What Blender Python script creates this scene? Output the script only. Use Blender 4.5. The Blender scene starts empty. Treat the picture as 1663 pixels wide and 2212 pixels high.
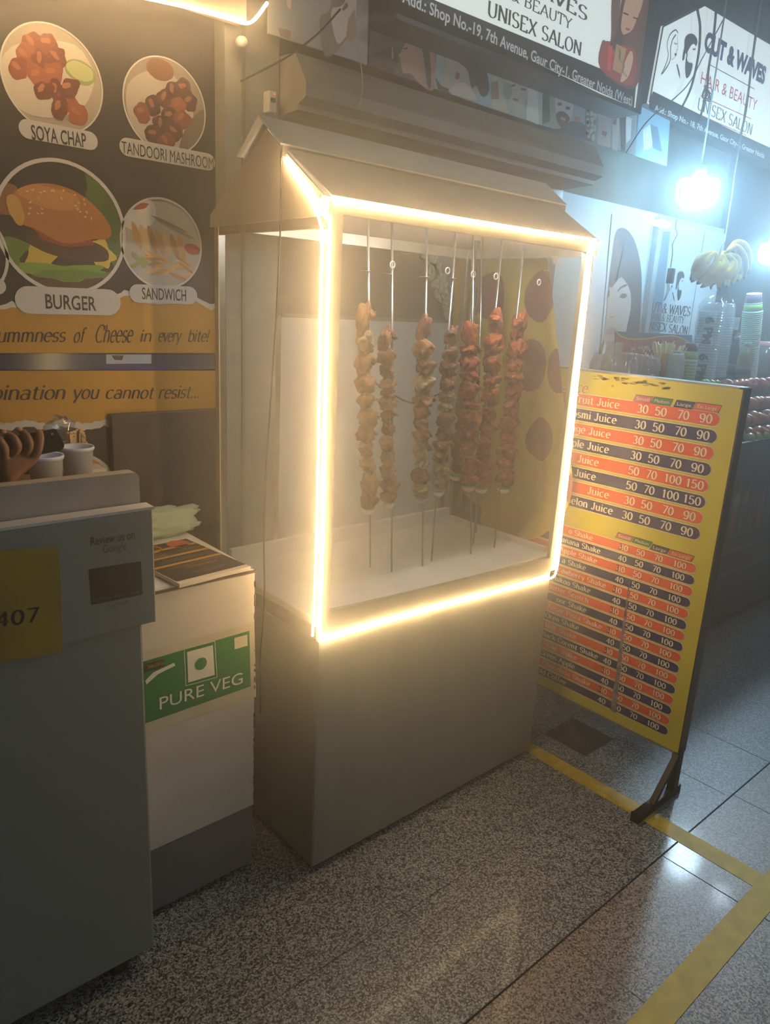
import bpy, bmesh, math, random
from mathutils import Vector, Matrix, noise
random.seed(7)
S = bpy.context.scene
COL = S.collection
PI = math.pi

# ------------------------------------------------------------------ camera
FPX, CX, CY = 1599.76, 831.5, 1106.0
CAM = Vector((0, 0, 1.5))
_y, _p, _r = math.radians(48.064), math.radians(15.522), math.radians(3.090)
FW = Vector((math.cos(_y)*math.cos(_p), math.sin(_y)*math.cos(_p), -math.sin(_p)))
_R0 = FW.cross(Vector((0, 0, 1))).normalized(); _U0 = _R0.cross(FW)
RT = _R0*math.cos(_r)+_U0*math.sin(_r); UP = -_R0*math.sin(_r)+_U0*math.cos(_r)
cd = bpy.data.cameras.new('camera'); cam = bpy.data.objects.new('camera', cd); COL.objects.link(cam)
cd.sensor_fit = 'VERTICAL'; cd.sensor_height = 36.0; cd.lens = FPX/2212*36.0
cd.clip_start = 0.02; cd.clip_end = 100
M3 = Matrix((RT, UP, -FW)).transposed()
cam.matrix_world = Matrix.Translation(CAM) @ M3.to_4x4()
S.camera = cam

def at(px, py, ax, v):
    """the point of the axis-aligned plane (axis ax at value v) that the photograph shows at px, py"""
    d = RT*((px-CX)/FPX) - UP*((py-CY)/FPX) + FW
    return CAM + d*((v-CAM[ax])/d[ax])

# ------------------------------------------------------------------ world, unseen fill lamps, exposure
w = bpy.data.worlds.new('arcade_night'); S.world = w; w.use_nodes = True
w.node_tree.nodes['Background'].inputs[0].default_value = (0.60, 0.72, 0.80, 1)
w.node_tree.nodes['Background'].inputs[1].default_value = 0.032
S.view_settings.view_transform = 'Standard'
S.view_settings.look = 'None'
S.view_settings.exposure = 0.12
S.view_settings.gamma = 1.0
S.view_settings.use_curve_mapping = False
S.cycles.transparent_max_bounces = 18
S.cycles.max_bounces = 6
S.cycles.volume_bounces = 0
S.cycles.sample_clamp_indirect = 4.0
def area(name, loc, rot, size, power, col):
    l = bpy.data.lights.new(name, 'AREA'); l.shape = 'RECTANGLE'; l.size, l.size_y = size
    l.energy = power; l.color = col
    o = bpy.data.objects.new(name, l); COL.objects.link(o); o.location = loc; o.rotation_euler = rot
    return o
area('ceiling_fill_light', (0.6, -0.9, 3.15), (0, 0, 0), (1.2, 0.3), 3.5, (0.80, 0.93, 1.0))  # unseen area light added as cool ambient fill
area('front_fill_light', (0.3, -3.4, 2.0), (math.radians(90), 0, 0), (2.4, .7), 20, (0.80, 0.94, 1.0))  # unseen area light added to brighten the counter fronts
area('ceiling_fill_light', (3.0, .3, 3.2), (0, 0, 0), (1.2, .3), 13, (0.85, 0.95, 1.0))  # unseen ceiling light, added to lighten the signs and roof
LED_L, BULB_L, TUBE_L = 88.0, 66.0, 60.0
HAZE_D, HAZE_G = 0.155, 0.86

# ------------------------------------------------------------------ materials
def lin(h):
    if isinstance(h, str):
        h = h.lstrip('#'); c = [int(h[i:i+2], 16)/255 for i in (0, 2, 4)]
        return tuple(x/12.92 if x <= .04045 else ((x+.055)/1.055)**2.4 for x in c)
    return tuple(h)
_M = {}
def mat(name, col, rough=.5, metal=0., var=0., scale=30., bump=0., bscale=None, emit=0., ecol=None, spec=.5, stretch=(1, 1, 1), coat=0., col2=None, detail=4):
    if name in _M: return _M[name]
    m = bpy.data.materials.new(name); m.use_nodes = True; _M[name] = m
    nt = m.node_tree; b = nt.nodes['Principled BSDF']; c = lin(col)
    b.inputs['Base Color'].default_value = (*c, 1); b.inputs['Roughness'].default_value = rough
    b.inputs['Metallic'].default_value = metal; b.inputs['Specular IOR Level'].default_value = spec
    b.inputs['Coat Weight'].default_value = coat; b.inputs['Coat Roughness'].default_value = .05
    if var or bump:
        tc = nt.nodes.new('ShaderNodeTexCoord'); mp = nt.nodes.new('ShaderNodeMapping')
        mp.inputs['Scale'].default_value = stretch
        nt.links.new(tc.outputs['Object'], mp.inputs['Vector'])
    if var:
        n = nt.nodes.new('ShaderNodeTexNoise'); n.inputs['Scale'].default_value = scale; n.inputs['Detail'].default_value = detail
        nt.links.new(mp.outputs['Vector'], n.inputs['Vector'])
        r = nt.nodes.new('ShaderNodeValToRGB'); nt.links.new(n.outputs['Fac'], r.inputs['Fac'])
        r.color_ramp.elements[0].position = .3; r.color_ramp.elements[1].position = .7
        c2 = lin(col2) if col2 else tuple(x*(1-var) for x in c)
        c1 = c if col2 else tuple(min(1, x*(1+var*.5)) for x in c)
        r.color_ramp.elements[0].color = (*c2, 1); r.color_ramp.elements[1].color = (*c1, 1)
        nt.links.new(r.outputs['Color'], b.inputs['Base Color'])
    if bump:
        n2 = nt.nodes.new('ShaderNodeTexNoise'); n2.inputs['Scale'].default_value = bscale or scale; n2.inputs['Detail'].default_value = 6
        nt.links.new(mp.outputs['Vector'], n2.inputs['Vector'])
        bp = nt.nodes.new('ShaderNodeBump'); bp.inputs['Strength'].default_value = bump; bp.inputs['Distance'].default_value = .004
        nt.links.new(n2.outputs['Fac'], bp.inputs['Height']); nt.links.new(bp.outputs['Normal'], b.inputs['Normal'])
    if emit:
        b.inputs['Emission Color'].default_value = (*lin(ecol or col), 1); b.inputs['Emission Strength'].default_value = emit
    return m
def pm(h, rough=.45, emit=0.):                                  # printed ink
    return mat('print_%s%s' % (h.lstrip('#'), '_lit' if emit else ''), h, rough, emit=emit)
def glassy(name, tint=(1, 1, 1), gloss=.08, rough=.02, haze=0., hcol=(1, 1, 1)):
    """thin clear sheet: see-through with a fresnel reflection and, if wanted, a share of pale diffuse film"""
    if name in _M: return _M[name]
    m = bpy.data.materials.new(name); m.use_nodes = True; _M[name] = m
    nt = m.node_tree; nt.nodes.clear()
    out = nt.nodes.new('ShaderNodeOutputMaterial'); t = nt.nodes.new('ShaderNodeBsdfTransparent'); t.inputs[0].default_value = (*tint, 1)
    g = nt.nodes.new('ShaderNodeBsdfGlossy'); g.inputs['Roughness'].default_value = rough
    f = nt.nodes.new('ShaderNodeLayerWeight'); f.inputs['Blend'].default_value = .5
    pw = nt.nodes.new('ShaderNodeMath'); pw.operation = 'POWER'; pw.inputs[1].default_value = 5; nt.links.new(f.outputs['Facing'], pw.inputs[0])
    mx = nt.nodes.new('ShaderNodeMixShader')
    ml = nt.nodes.new('ShaderNodeMath'); ml.operation = 'MULTIPLY_ADD'; ml.inputs[1].default_value = .7; ml.inputs[2].default_value = gloss*.5
    nt.links.new(pw.outputs[0], ml.inputs[0]); nt.links.new(ml.outputs[0], mx.inputs[0])
    nt.links.new(t.outputs[0], mx.inputs[1]); nt.links.new(g.outputs[0], mx.inputs[2])
    last = mx
    if haze:
        d = nt.nodes.new('ShaderNodeBsdfDiffuse'); d.inputs[0].default_value = (*hcol, 1)
        m2 = nt.nodes.new('ShaderNodeMixShader'); m2.inputs[0].default_value = haze
        nt.links.new(mx.outputs[0], m2.inputs[1]); nt.links.new(d.outputs[0], m2.inputs[2]); last = m2
    nt.links.new(last.outputs[0], out.inputs['Surface'])
    return m
def emitter(name, col, s):
    if name in _M: return _M[name]
    m = bpy.data.materials.new(name); m.use_nodes = True; _M[name] = m
    nt = m.node_tree; nt.nodes.clear(); o = nt.nodes.new('ShaderNodeOutputMaterial'); e = nt.nodes.new('ShaderNodeEmission')
    e.inputs[0].default_value = (*lin(col), 1); e.inputs[1].default_value = s; nt.links.new(e.outputs[0], o.inputs['Surface'])
    return m
def granite(name, dark, mid, light, joint=None):
    m = bpy.data.materials.new(name); m.use_nodes = True; nt = m.node_tree; b = nt.nodes['Principled BSDF']
    tc = nt.nodes.new('ShaderNodeTexCoord')
    v = nt.nodes.new('ShaderNodeTexVoronoi'); v.inputs['Scale'].default_value = 260
    n = nt.nodes.new('ShaderNodeTexNoise'); n.inputs['Scale'].default_value = 150; n.inputs['Detail'].default_value = 5; n.inputs['Roughness'].default_value = .7
    n3 = nt.nodes.new('ShaderNodeTexNoise'); n3.inputs['Scale'].default_value = 2.2; n3.inputs['Detail'].default_value = 3
    for q in (v, n, n3): nt.links.new(tc.outputs['Object'], q.inputs['Vector'])
    mixv = nt.nodes.new('ShaderNodeMix'); mixv.data_type = 'FLOAT'; mixv.inputs[0].default_value = .45
    sep = nt.nodes.new('ShaderNodeSeparateColor'); nt.links.new(v.outputs['Color'], sep.inputs[0])
    nt.links.new(n.outputs['Fac'], mixv.inputs[2]); nt.links.new(sep.outputs[0], mixv.inputs[3])
    r = nt.nodes.new('ShaderNodeValToRGB'); nt.links.new(mixv.outputs[0], r.inputs['Fac'])
    e = r.color_ramp.elements; e[0].position = .33; e[0].color = (*lin(dark), 1); e[1].position = .70; e[1].color = (*lin(light), 1)
    k = r.color_ramp.elements.new(.47); k.color = (*lin(mid), 1)
    mm = nt.nodes.new('ShaderNodeMix'); mm.data_type = 'RGBA'; mm.blend_type = 'MULTIPLY'; mm.inputs[0].default_value = .35
    nt.links.new(r.outputs['Color'], mm.inputs[6]); nt.links.new(n3.outputs['Fac'], mm.inputs[7])
    nt.links.new(mm.outputs[2], b.inputs['Base Color'])
    b.inputs['Roughness'].default_value = .42; b.inputs['Coat Weight'].default_value = .10; b.inputs['Coat Roughness'].default_value = .09
    return m

# ------------------------------------------------------------------ mesh builder
class MB:
    def __init__(s): s.v = []; s.f = []; s.mi = []; s.ms = []; s.sm = []
    def m(s, mt):
        if mt not in s.ms: s.ms.append(mt)
        return s.ms.index(mt)
    def add(s, vs, fs, mt, smooth=False):
        o = len(s.v); s.v += [tuple(x) for x in vs]; i = s.m(mt)
        for f in fs: s.f.append(tuple(o+a for a in f)); s.mi.append(i); s.sm.append(smooth)
        return s
    def box(s, a, b, mt, bev=0.):
        a, b = [min(x, y) for x, y in zip(a, b)], [max(x, y) for x, y in zip(a, b)]
        if bev:
            bm = bmesh.new(); bmesh.ops.create_cube(bm, size=1)
            for v in bm.verts: v.co = Vector(((a[i]+b[i])/2+v.co[i]*(b[i]-a[i]) for i in range(3)))
            bmesh.ops.bevel(bm, geom=bm.edges[:], offset=bev, segments=2, affect='EDGES', profile=.5)
            return s.bm(bm, mt)
        v = [(x, y, z) for z in (a[2], b[2]) for y in (a[1], b[1]) for x in (a[0], b[0])]
        return s.add(v, [(0, 2, 3, 1), (4, 5, 7, 6), (0, 1, 5, 4), (2, 6, 7, 3), (0, 4, 6, 2), (1, 3, 7, 5)], mt)
    def bm(s, bm, mt, smooth=False):
        bm.verts.ensure_lookup_table(); bm.verts.index_update()
        s.add([v.co[:] for v in bm.verts], [[v.index for v in f.verts] for f in bm.faces], mt, smooth); bm.free(); return s
    def tube(s, pts, r, mt, n=8, cap=True):
        pts = [Vector(p) for p in pts]; rs = r if isinstance(r, (list, tuple)) else [r]*len(pts)
        vs = []; fs = []; up = None
        for i, p in enumerate(pts):
            t = (pts[min(i+1, len(pts)-1)]-pts[max(i-1, 0)])
            t = t.normalized() if t.length > 1e-9 else Vector((0, 0, 1))
            if up is None: up = t.orthogonal().normalized()
            up = (up - t*up.dot(t)); up = up.normalized() if up.length > 1e-6 else t.orthogonal().normalized()
            b = t.cross(up)
            for k in range(n):
                a = 2*PI*k/n; vs.append(p+(up*math.cos(a)+b*math.sin(a))*rs[i])
        for i in range(len(pts)-1):
            for k in range(n): fs.append((i*n+k, i*n+(k+1) % n, (i+1)*n+(k+1) % n, (i+1)*n+k))
        if cap: fs.append(tuple(range(n-1, -1, -1))); fs.append(tuple((len(pts)-1)*n+k for k in range(n)))
        return s.add(vs, fs, mt, True)
    def lathe(s, prof, mt, c=(0, 0, 0), n=24, axis='z'):
        vs = []; fs = []
        for (r, z) in prof:
            for k in range(n):
                a = 2*PI*k/n; q = (r*math.cos(a), r*math.sin(a), z)
                if axis == 'y': q = (q[0], -q[2], q[1])
                if axis == 'x': q = (q[2], q[0], q[1])
                vs.append((c[0]+q[0], c[1]+q[1], c[2]+q[2]))
        m = len(prof)
        for i in range(m-1):
            for k in range(n): fs.append((i*n+k, i*n+(k+1) % n, (i+1)*n+(k+1) % n, (i+1)*n+k))
        if prof[0][0] > 1e-6: fs.append(tuple(range(n-1, -1, -1)))
        if prof[-1][0] > 1e-6: fs.append(tuple((m-1)*n+k for k in range(n)))
        return s.add(vs, fs, mt, True)
    def ring(s, c, R, r, mt, axis='y', n=24, k=8):
        pts = []
        for i in range(n+1):
            a = 2*PI*i/n; q = (R*math.cos(a), 0, R*math.sin(a)) if axis == 'y' else (R*math.cos(a), R*math.sin(a), 0)
            pts.append((c[0]+q[0], c[1]+q[1], c[2]+q[2]))
        return s.tube(pts, r, mt, k, False)
    def blob(s, c, rad, mt, amp=.15, freq=2., seed=0, sub=3, rot=None):
        bm = bmesh.new(); bmesh.ops.create_icosphere(bm, subdivisions=sub, radius=1)
        off = Vector((seed*3.7, seed*1.3, -seed*2.1))
        for v in bm.verts:
            d = 1+amp*noise.fractal(v.co*freq+off, 1.0, 2.0, 3)
            p = Vector((v.co[i]*rad[i]*d for i in range(3)))
            if rot: p = rot @ p
            v.co = p+Vector(c)
        return s.bm(bm, mt, True)
    def poly(s, pts, mt): return s.add(pts, [tuple(range(len(pts)))], mt)
    def prism(s, pts, ext, mt):
        n = len(pts); e = Vector(ext); vs = [Vector(p) for p in pts]+[Vector(p)+e for p in pts]
        return s.add(vs, [tuple(range(n))[::-1], tuple(range(n, 2*n))]+[(i, (i+1) % n, n+(i+1) % n, n+i) for i in range(n)], mt)

def obj(name, mb, parent=None, off=None):
    me = bpy.data.meshes.new(name)
    base = Vector((0, 0, 0))
    q = parent
    while q is not None: base += Vector(q.location); q = q.parent
    if parent is None and off is not None: base = Vector(off)
    me.from_pydata([(v[0]-base.x, v[1]-base.y, v[2]-base.z) for v in mb.v], [], mb.f)
    for m in mb.ms: me.materials.append(m)
    me.polygons.foreach_set('material_index', mb.mi); me.polygons.foreach_set('use_smooth', mb.sm)
    me.update()
    o = bpy.data.objects.new(name, me); COL.objects.link(o)
    if parent is not None: o.parent = parent
    elif off is not None: o.location = off
    return o
def tag(o, label, cat, group=None, kind=None):
    o['label'] = label; o['category'] = cat
    if group: o['group'] = group
    if kind: o['kind'] = kind
    return o
def thing(name, loc, label, cat, group=None):
    o = bpy.data.objects.new(name, None); COL.objects.link(o); o.location = loc; o.empty_display_size = .05
    return tag(o, label, cat, group)
def struct(name, mb): o = obj(name, mb); o['kind'] = 'structure'; return o
def dup(root, loc, label, group=None, rot=None):
    r = root.copy(); COL.objects.link(r); r.location = loc
    if rot is not None: r.rotation_euler = rot
    r['label'] = label
    if group: r['group'] = group
    for ch in list(root.children):
        c = ch.copy(); COL.objects.link(c); c.parent = r
        for g in ch.children:
            d = g.copy(); COL.objects.link(d); d.parent = c
    return r

# ------------------------------------------------------------------ lettering
_TC = {}
def sans(s, bold=0.):
    k = (s, bold)
    if k in _TC: return _TC[k]
    cu = bpy.data.curves.new('lettering', 'FONT'); cu.body = s; cu.size = 1; cu.resolution_u = 3; cu.offset = bold
    ob = bpy.data.objects.new('lettering', cu); COL.objects.link(ob)
    me = bpy.data.meshes.new_from_object(ob.evaluated_get(bpy.context.evaluated_depsgraph_get()))
    vs = [(v.co.x, v.co.y) for v in me.vertices]; fs = [tuple(p.vertices) for p in me.polygons]
    bpy.data.objects.remove(ob); bpy.data.curves.remove(cu); bpy.data.meshes.remove(me)
    x0 = min(v[0] for v in vs); x1 = max(v[0] for v in vs)
    _TC[k] = ([((x-x0)/.72, y/.72) for x, y in vs], fs, (x1-x0)/.72)       # cap height 1
    return _TC[k]
G = {
 'A': (5.8, 'L.1,0 2.9,7 5.7,0|L1.1,2.4 4.6,2.4'), 'B': (5.2, 'L.8,0 .8,7|L.8,7 2.6,7|C2.6,5.3,1.7,1.7,90,-90|L.8,3.6 2.6,3.6|C2.7,1.8,2,1.8,90,-90|L.8,0 2.7,0'),
 'C': (5.8, 'C3.2,3.5,2.7,3.5,48,312|L5.2,5 5.2,6.7'), 'E': (5.4, 'L.8,0 .8,7|L.3,7 4.6,7 4.6,5.7|L.8,3.6 3.6,3.6|L.3,0 4.9,0 4.9,1.4'),
 'F': (5, 'L.8,0 .8,7|L.3,7 4.6,7 4.6,5.7|L.8,3.6 3.6,3.6'), 'G': (6, 'C3.2,3.5,2.7,3.5,48,350|L5.2,5 5.2,6.7|L5.6,0 5.6,3'),
 'H': (6, 'L.8,0 .8,7|L5.2,0 5.2,7|L.8,3.6 5.2,3.6'), 'I': (1.8, 'L.9,0 .9,7'), 'J': (3.8, 'L2.7,7 2.7,1.5|C1.5,1.5,1.2,1.5,0,-170'),
 'K': (5.6, 'L.8,0 .8,7|L.8,2.6 5,7|L2.2,4 5.2,0'), 'L': (4.8, 'L.8,0 .8,7|L.3,0 4.5,0 4.5,1.5'), 'M': (7, 'L.8,0 .8,7|L.8,7 3.5,0 6.2,7|L6.2,7 6.2,0'),
 'N': (6, 'L.8,0 .8,7|L.8,7 5.2,0|L5.2,0 5.2,7'), 'O': (6.4, 'C3.2,3.5,2.7,3.5,0,360'), 'P': (5, 'L.8,0 .8,7|L.8,7 2.6,7|C2.6,5.1,2,1.9,90,-90|L.8,3.2 2.6,3.2'),
 'R': (5.6, 'L.8,0 .8,7|L.8,7 2.6,7|C2.6,5.1,2,1.9,90,-90|L.8,3.2 2.6,3.2|L2.6,3.2 5.2,0'), 'S': (5, 'C2.5,5.2,1.9,1.8,25,270|C2.5,1.7,2.1,1.7,90,-150'),
 'T': (5.2, 'L2.6,0 2.6,7|L.2,5.6 .2,7 5,7 5,5.6'), 'U': (6, 'L.8,7 .8,2.3|C3,2.3,2.2,2.3,180,360|L5.2,2.3 5.2,7'), 'V': (5.6, 'L.1,7 2.8,0 5.5,7'),
 'W': (8, 'L.1,7 2,0 4,6.5 6,0 7.9,7'), 'X': (5.3, 'L.3,0 5,7|L.3,7 5,0'), 'Y': (5.4, 'L.1,7 2.7,3.4 5.3,7|L2.7,3.4 2.7,0'), 'Z': (5, 'L.4,7 4.6,7 .4,0 4.7,0'),
 '&': (6.2, 'L5.8,0 1.6,4.8|C2.6,5.6,1.2,1.4,215,-20|L3.7,5.1 1.2,3|C2.2,1.7,1.9,1.7,130,350|L4,1.4 5.4,3.6'),
 'a': (4.4, 'C2,3.4,1.5,1.4,150,0|L3.5,3.4 3.5,0|C1.9,1.4,1.5,1.4,45,330'), 'b': (4.5, 'L.7,0 .7,7|C2.4,2.4,1.7,2.4,0,360'), 'c': (4.2, 'C2.2,2.4,1.8,2.4,45,315'),
 'd': (4.6, 'L3.9,0 3.9,7|C2.2,2.4,1.7,2.4,0,360'), 'e': (4.3, 'L.4,2.6 3.9,2.6|C2.2,2.4,1.8,2.4,4,315'), 'f': (3.1, 'L1.4,0 1.4,5.6|C2.4,5.6,1,1.4,180,40|L.3,4.7 2.8,4.7'),
 'g': (4.5, 'C2.1,2.9,1.6,1.9,0,360|L3.8,4.8 3.8,-.6|C2.1,-.6,1.7,1.5,0,-150'), 'h': (4.7, 'L.8,0 .8,7|C2.3,3,1.5,1.8,180,0|L3.8,3 3.8,0'), 'i': (1.9, 'L.95,0 .95,4.8|D.95,6.4'),
 'k': (4.5, 'L.8,0 .8,7|L.8,1.9 3.6,4.8|L1.8,3 4.1,0'), 'l': (1.9, 'L.95,0 .95,7'), 'm': (7, 'L.8,0 .8,4.8|C2.1,3,1.3,1.8,180,0|L3.4,3 3.4,0|C4.7,3,1.3,1.8,180,0|L6,3 6,0'),
 'n': (4.7, 'L.8,0 .8,4.8|C2.3,3,1.5,1.8,180,0|L3.8,3 3.8,0'), 'o': (4.4, 'C2.2,2.4,1.8,2.4,0,360'), 'p': (4.6, 'L.8,-2 .8,4.8|C2.5,2.4,1.7,2.4,0,360'),
 'r': (3.5, 'L.8,0 .8,4.8|C2.2,3.2,1.4,1.6,175,50'), 's': (3.7, 'C1.85,3.55,1.3,1.2,30,270|C1.85,1.2,1.4,1.2,90,-150'), 't': (3.2, 'L1.4,6.2 1.4,1|C2.3,1,.9,1,180,320|L.3,4.7 2.9,4.7'),
 'u': (4.7, 'L.8,4.8 .8,1.6|C2.3,1.6,1.5,1.6,180,360|L3.8,4.8 3.8,0'), 'v': (4.1, 'L.2,4.8 2.05,0 3.9,4.8'), 'w': (6, 'L.2,4.8 1.6,0 3,4.4 4.4,0 5.8,4.8'), 'y': (4.1, 'L.2,4.8 2.1,.3|L3.9,4.8 1.4,-2'),
 '0': (4.8, 'C2.4,3.5,1.9,3.5,0,360'), '1': (3.9, 'L.9,5.8 2.1,7 2.1,0'), '3': (4.7, 'C2.2,5.2,1.6,1.8,150,-90|C2.2,1.8,1.9,1.8,90,-150'), '4': (4.9, 'L3.4,0 3.4,7 .3,2.2 4.6,2.2'),
 '5': (4.7, 'L4,7 1,7 .8,3.7|C2.2,2.2,2,2.2,130,-150'), '6': (4.7, 'C2.4,2.1,1.9,2.1,0,360|L.5,2.1 3.4,7'), '7': (4.6, 'L.4,7 4.4,7 1.8,0'), '9': (4.8, 'C2.4,4.8,1.9,2.2,0,360|L4.3,4.8 3.9,2|C2.2,2.2,1.7,2.2,0,-140'),
 '!': (1.9, 'L.9,7 .9,2|D.9,.4'), '.': (2, 'D.9,.4'), '-': (3, 'L.4,2.6 2.6,2.6'), ' ': (2.6, ''),
}
_SC = {}
def serif(s, thick=1.4, thin=.38, slab=True, gap=.7, shear=0., cap=7.):
    k = (s, thick, thin, slab, gap, shear)
    if k in _SC: return _SC[k]
    vs = []; fs = []; x = 0.
    def wd(dx, dy):
        a = math.atan2(dy, dx)-math.radians(12); return thin+(thick-thin)*abs(math.sin(a))**1.4
    lay = [0]
    def ribbon(p):                                                # one mitred strip, so that no two faces of a stroke overlap
        n = len(p); closed = math.hypot(p[0][0]-p[-1][0], p[0][1]-p[-1][1]) < 1e-4 and n > 3; L_ = []
        for i in range(n):
            a_ = p[i-1] if i else (p[-2] if closed else p[0]); c_ = p[i+1] if i < n-1 else (p[1] if closed else p[-1])
            d1 = (p[i][0]-a_[0], p[i][1]-a_[1]); d2 = (c_[0]-p[i][0], c_[1]-p[i][1])
            if math.hypot(*d1) < 1e-6: d1 = d2
            if math.hypot(*d2) < 1e-6: d2 = d1
            l1, l2 = math.hypot(*d1), math.hypot(*d2); u1 = (d1[0]/l1, d1[1]/l1); u2 = (d2[0]/l2, d2[1]/l2)
            n1 = (-u1[1], u1[0]); n2 = (-u2[1], u2[0]); h1, h2 = wd(*d1)/2, wd(*d2)/2
            mx_, my_ = n1[0]+n2[0], n1[1]+n2[1]; ml = math.hypot(mx_, my_)
            if ml < .9: L_.append([(n1, h1, p[i]), (n2, h2, p[i])])         # a sharp corner: end one strip, begin the next
            else:
                k_ = 2/ml/ml; L_.append([((mx_*k_/1., my_*k_/1.), (h1+h2)/2, p[i])])
        for i in range(n-1):
            A_ = L_[i][-1]; B_ = L_[i+1][0]; o = len(vs); lay[0] += 1 if len(L_[i]) > 1 or i == 0 else 0; z_ = lay[0]
            (na, ha, pa_), (nb, hb, pb_) = A_, B_
            vs.extend([(pa_[0]-na[0]*ha, pa_[1]-na[1]*ha, z_), (pb_[0]-nb[0]*hb, pb_[1]-nb[1]*hb, z_), (pb_[0]+nb[0]*hb, pb_[1]+nb[1]*hb, z_), (pa_[0]+na[0]*ha, pa_[1]+na[1]*ha, z_)]); fs.append((o, o+1, o+2, o+3))
    def rect(a, b, c, d):
        lay[0] += 1; o = len(vs); vs.extend([(a, b, lay[0]), (c, b, lay[0]), (c, d, lay[0]), (a, d, lay[0])]); fs.append((o, o+1, o+2, o+3))
    for ch in s:
        lay[0] = 0; wdt, spec = G.get(ch, G[' '])
        for st in filter(None, spec.split('|')):
            if st[0] == 'L':
                p = [tuple(float(q) for q in a.split(',')) for a in st[1:].split()]
                if slab and ch not in '0345679':
                    for (e, nb) in ((p[0], p[1]), (p[-1], p[-2])):
                        dx, dy = e[0]-nb[0], e[1]-nb[1]
                        if abs(dy) > abs(dx)*.9 and min(abs(e[1]-q) for q in (0, 7, 4.8, -2)) < .05 and abs(dy) > 1.6:
                            lo = e[1] < nb[1]; z = e[1]
                            hw = .95
                            rect(x+e[0]-(hw if not (ch.islower() and not lo) else hw), z if lo else z-thin*.9, x+e[0]+(hw if not (ch.islower() and not lo) else hw*.3), z+thin*.9 if lo else z)
                ribbon([(x+a, b) for a, b in p])
            elif st[0] == 'C':
                a = [float(q) for q in st[1:].split(',')]; n = max(6, int(abs(a[5]-a[4])/22))
                ribbon([(x+a[0]+a[2]*math.cos(math.radians(a[4]+(a[5]-a[4])*i/n)), a[1]+a[3]*math.sin(math.radians(a[4]+(a[5]-a[4])*i/n))) for i in range(n+1)])
            elif st[0] == 'D':
                a = [float(q) for q in st[1:].split(',')]; o = len(vs)
                for i in range(8): vs.append((x+a[0]+.6*math.cos(i*PI/4), a[1]+.6*math.sin(i*PI/4), 0))
                fs.append(tuple(range(o, o+8)))
        x += wdt+gap
    w_ = x-gap
    _SC[k] = ([((a+b*shear)/cap, b/cap, c) for a, b, c in vs], fs, w_/cap)
    return _SC[k]

class Fr:
    """a flat printed face: origin, right, up; prints are laid on it as thin layers, half a millimetre apart"""
    def __init__(s, O, u, v, lift=.0006):
        s.O = Vector(O); s.u = Vector(u).normalized(); s.v = Vector(v).normalized(); s.n = s.u.cross(s.v).normalized(); s.lift = lift
    def px(s, x, y):
        d = RT*((x-CX)/FPX) - UP*((y-CY)/FPX) + FW
        t = (s.O-CAM).dot(s.n)/d.dot(s.n); q = CAM+d*t-s.O
        return (q.dot(s.u), q.dot(s.v))
    def P(s, ab, k=1): return s.O+s.u*ab[0]+s.v*ab[1]+s.n*(s.lift*k)
    def poly(s, mb, pts, mt, k=1):
        if len(pts) < 3: return
        a = sum(pts[i][0]*pts[(i+1) % len(pts)][1]-pts[(i+1) % len(pts)][0]*pts[i][1] for i in range(len(pts)))
        if a < 0: pts = pts[::-1]
        mb.poly([s.P(p, k) for p in pts], mt)
    def ppoly(s, mb, pts, mt, k=1): s.poly(mb, [s.px(*p) for p in pts], mt, k)
    def disc(s, mb, c, r, mt, k=1, n=40, ry=None, rot=0.): s.poly(mb, ell(c, r, ry or r, rot, n), mt, k)
    def ringp(s, mb, c, r0, r1, mt, k=1, n=48):
        for i in range(n):
            a, b = 2*PI*i/n, 2*PI*(i+1)/n
            s.poly(mb, [(c[0]+r*math.cos(t), c[1]+r*math.sin(t)) for r, t in ((r0, a), (r1, a), (r1, b), (r0, b))], mt, k)
    def pill(s, mb, a, b, r, mt, k=1):
        dx, dy = b[0]-a[0], b[1]-a[1]; t = math.atan2(dy, dx); pts = []
        for c, o in ((b, -PI/2), (a, PI/2)):
            pts += [(c[0]+r*math.cos(t+o+PI*i/10), c[1]+r*math.sin(t+o+PI*i/10)) for i in range(11)]
        s.poly(mb, pts, mt, k)
    def line(s, mb, pts, wd, mt, k=1):
        for (a, b) in zip(pts, pts[1:]):
            dx, dy = b[0]-a[0], b[1]-a[1]; l = math.hypot(dx, dy) or 1; nx, ny = -dy/l*wd/2, dx/l*wd/2
            s.poly(mb, [(a[0]-nx, a[1]-ny), (b[0]-nx, b[1]-ny), (b[0]+nx, b[1]+ny), (a[0]+nx, a[1]+ny)], mt, k)
    def glyphs(s, mb, g, a, b, h, mt, k=2, shear=0., end=False, vdir=None):
        """glyph set g on the baseline a..b (b None: natural width), cap height h"""
        vs, fs, wdt = g
        if b is None: ux, uy, sx = 1., 0., h
        else:
            l = math.hypot(b[0]-a[0], b[1]-a[1]); ux, uy = (b[0]-a[0])/l, (b[1]-a[1])/l; sx = l/max(wdt, .01)
        ox = a[0]-(wdt*sx if end else 0)
        q = []
        for vt in vs:
            x, y = vt[0], vt[1]; kk = k+(.09*vt[2] if len(vt) > 2 else 0)
            X = x*sx+y*h*shear; Y = y*h
            q.append(s.P((ox+X*ux-Y*uy, a[1]+X*uy+Y*ux), kk))
        mb.add(q, fs, mt)
    def ptext(s, mb, txt, pa, pb, hp, mt, k=2, bold=0., font='sans', shear=0., **kw):
        """text between two points of the photograph; hp is a point one cap height above pa"""
        a, b, h = s.px(*pa), s.px(*pb), s.px(*hp)
        g = sans(txt, bold) if font == 'sans' else serif(txt, **kw)
        s.glyphs(mb, g, a, b, math.hypot(h[0]-a[0], h[1]-a[1]), mt, k, shear)
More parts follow.
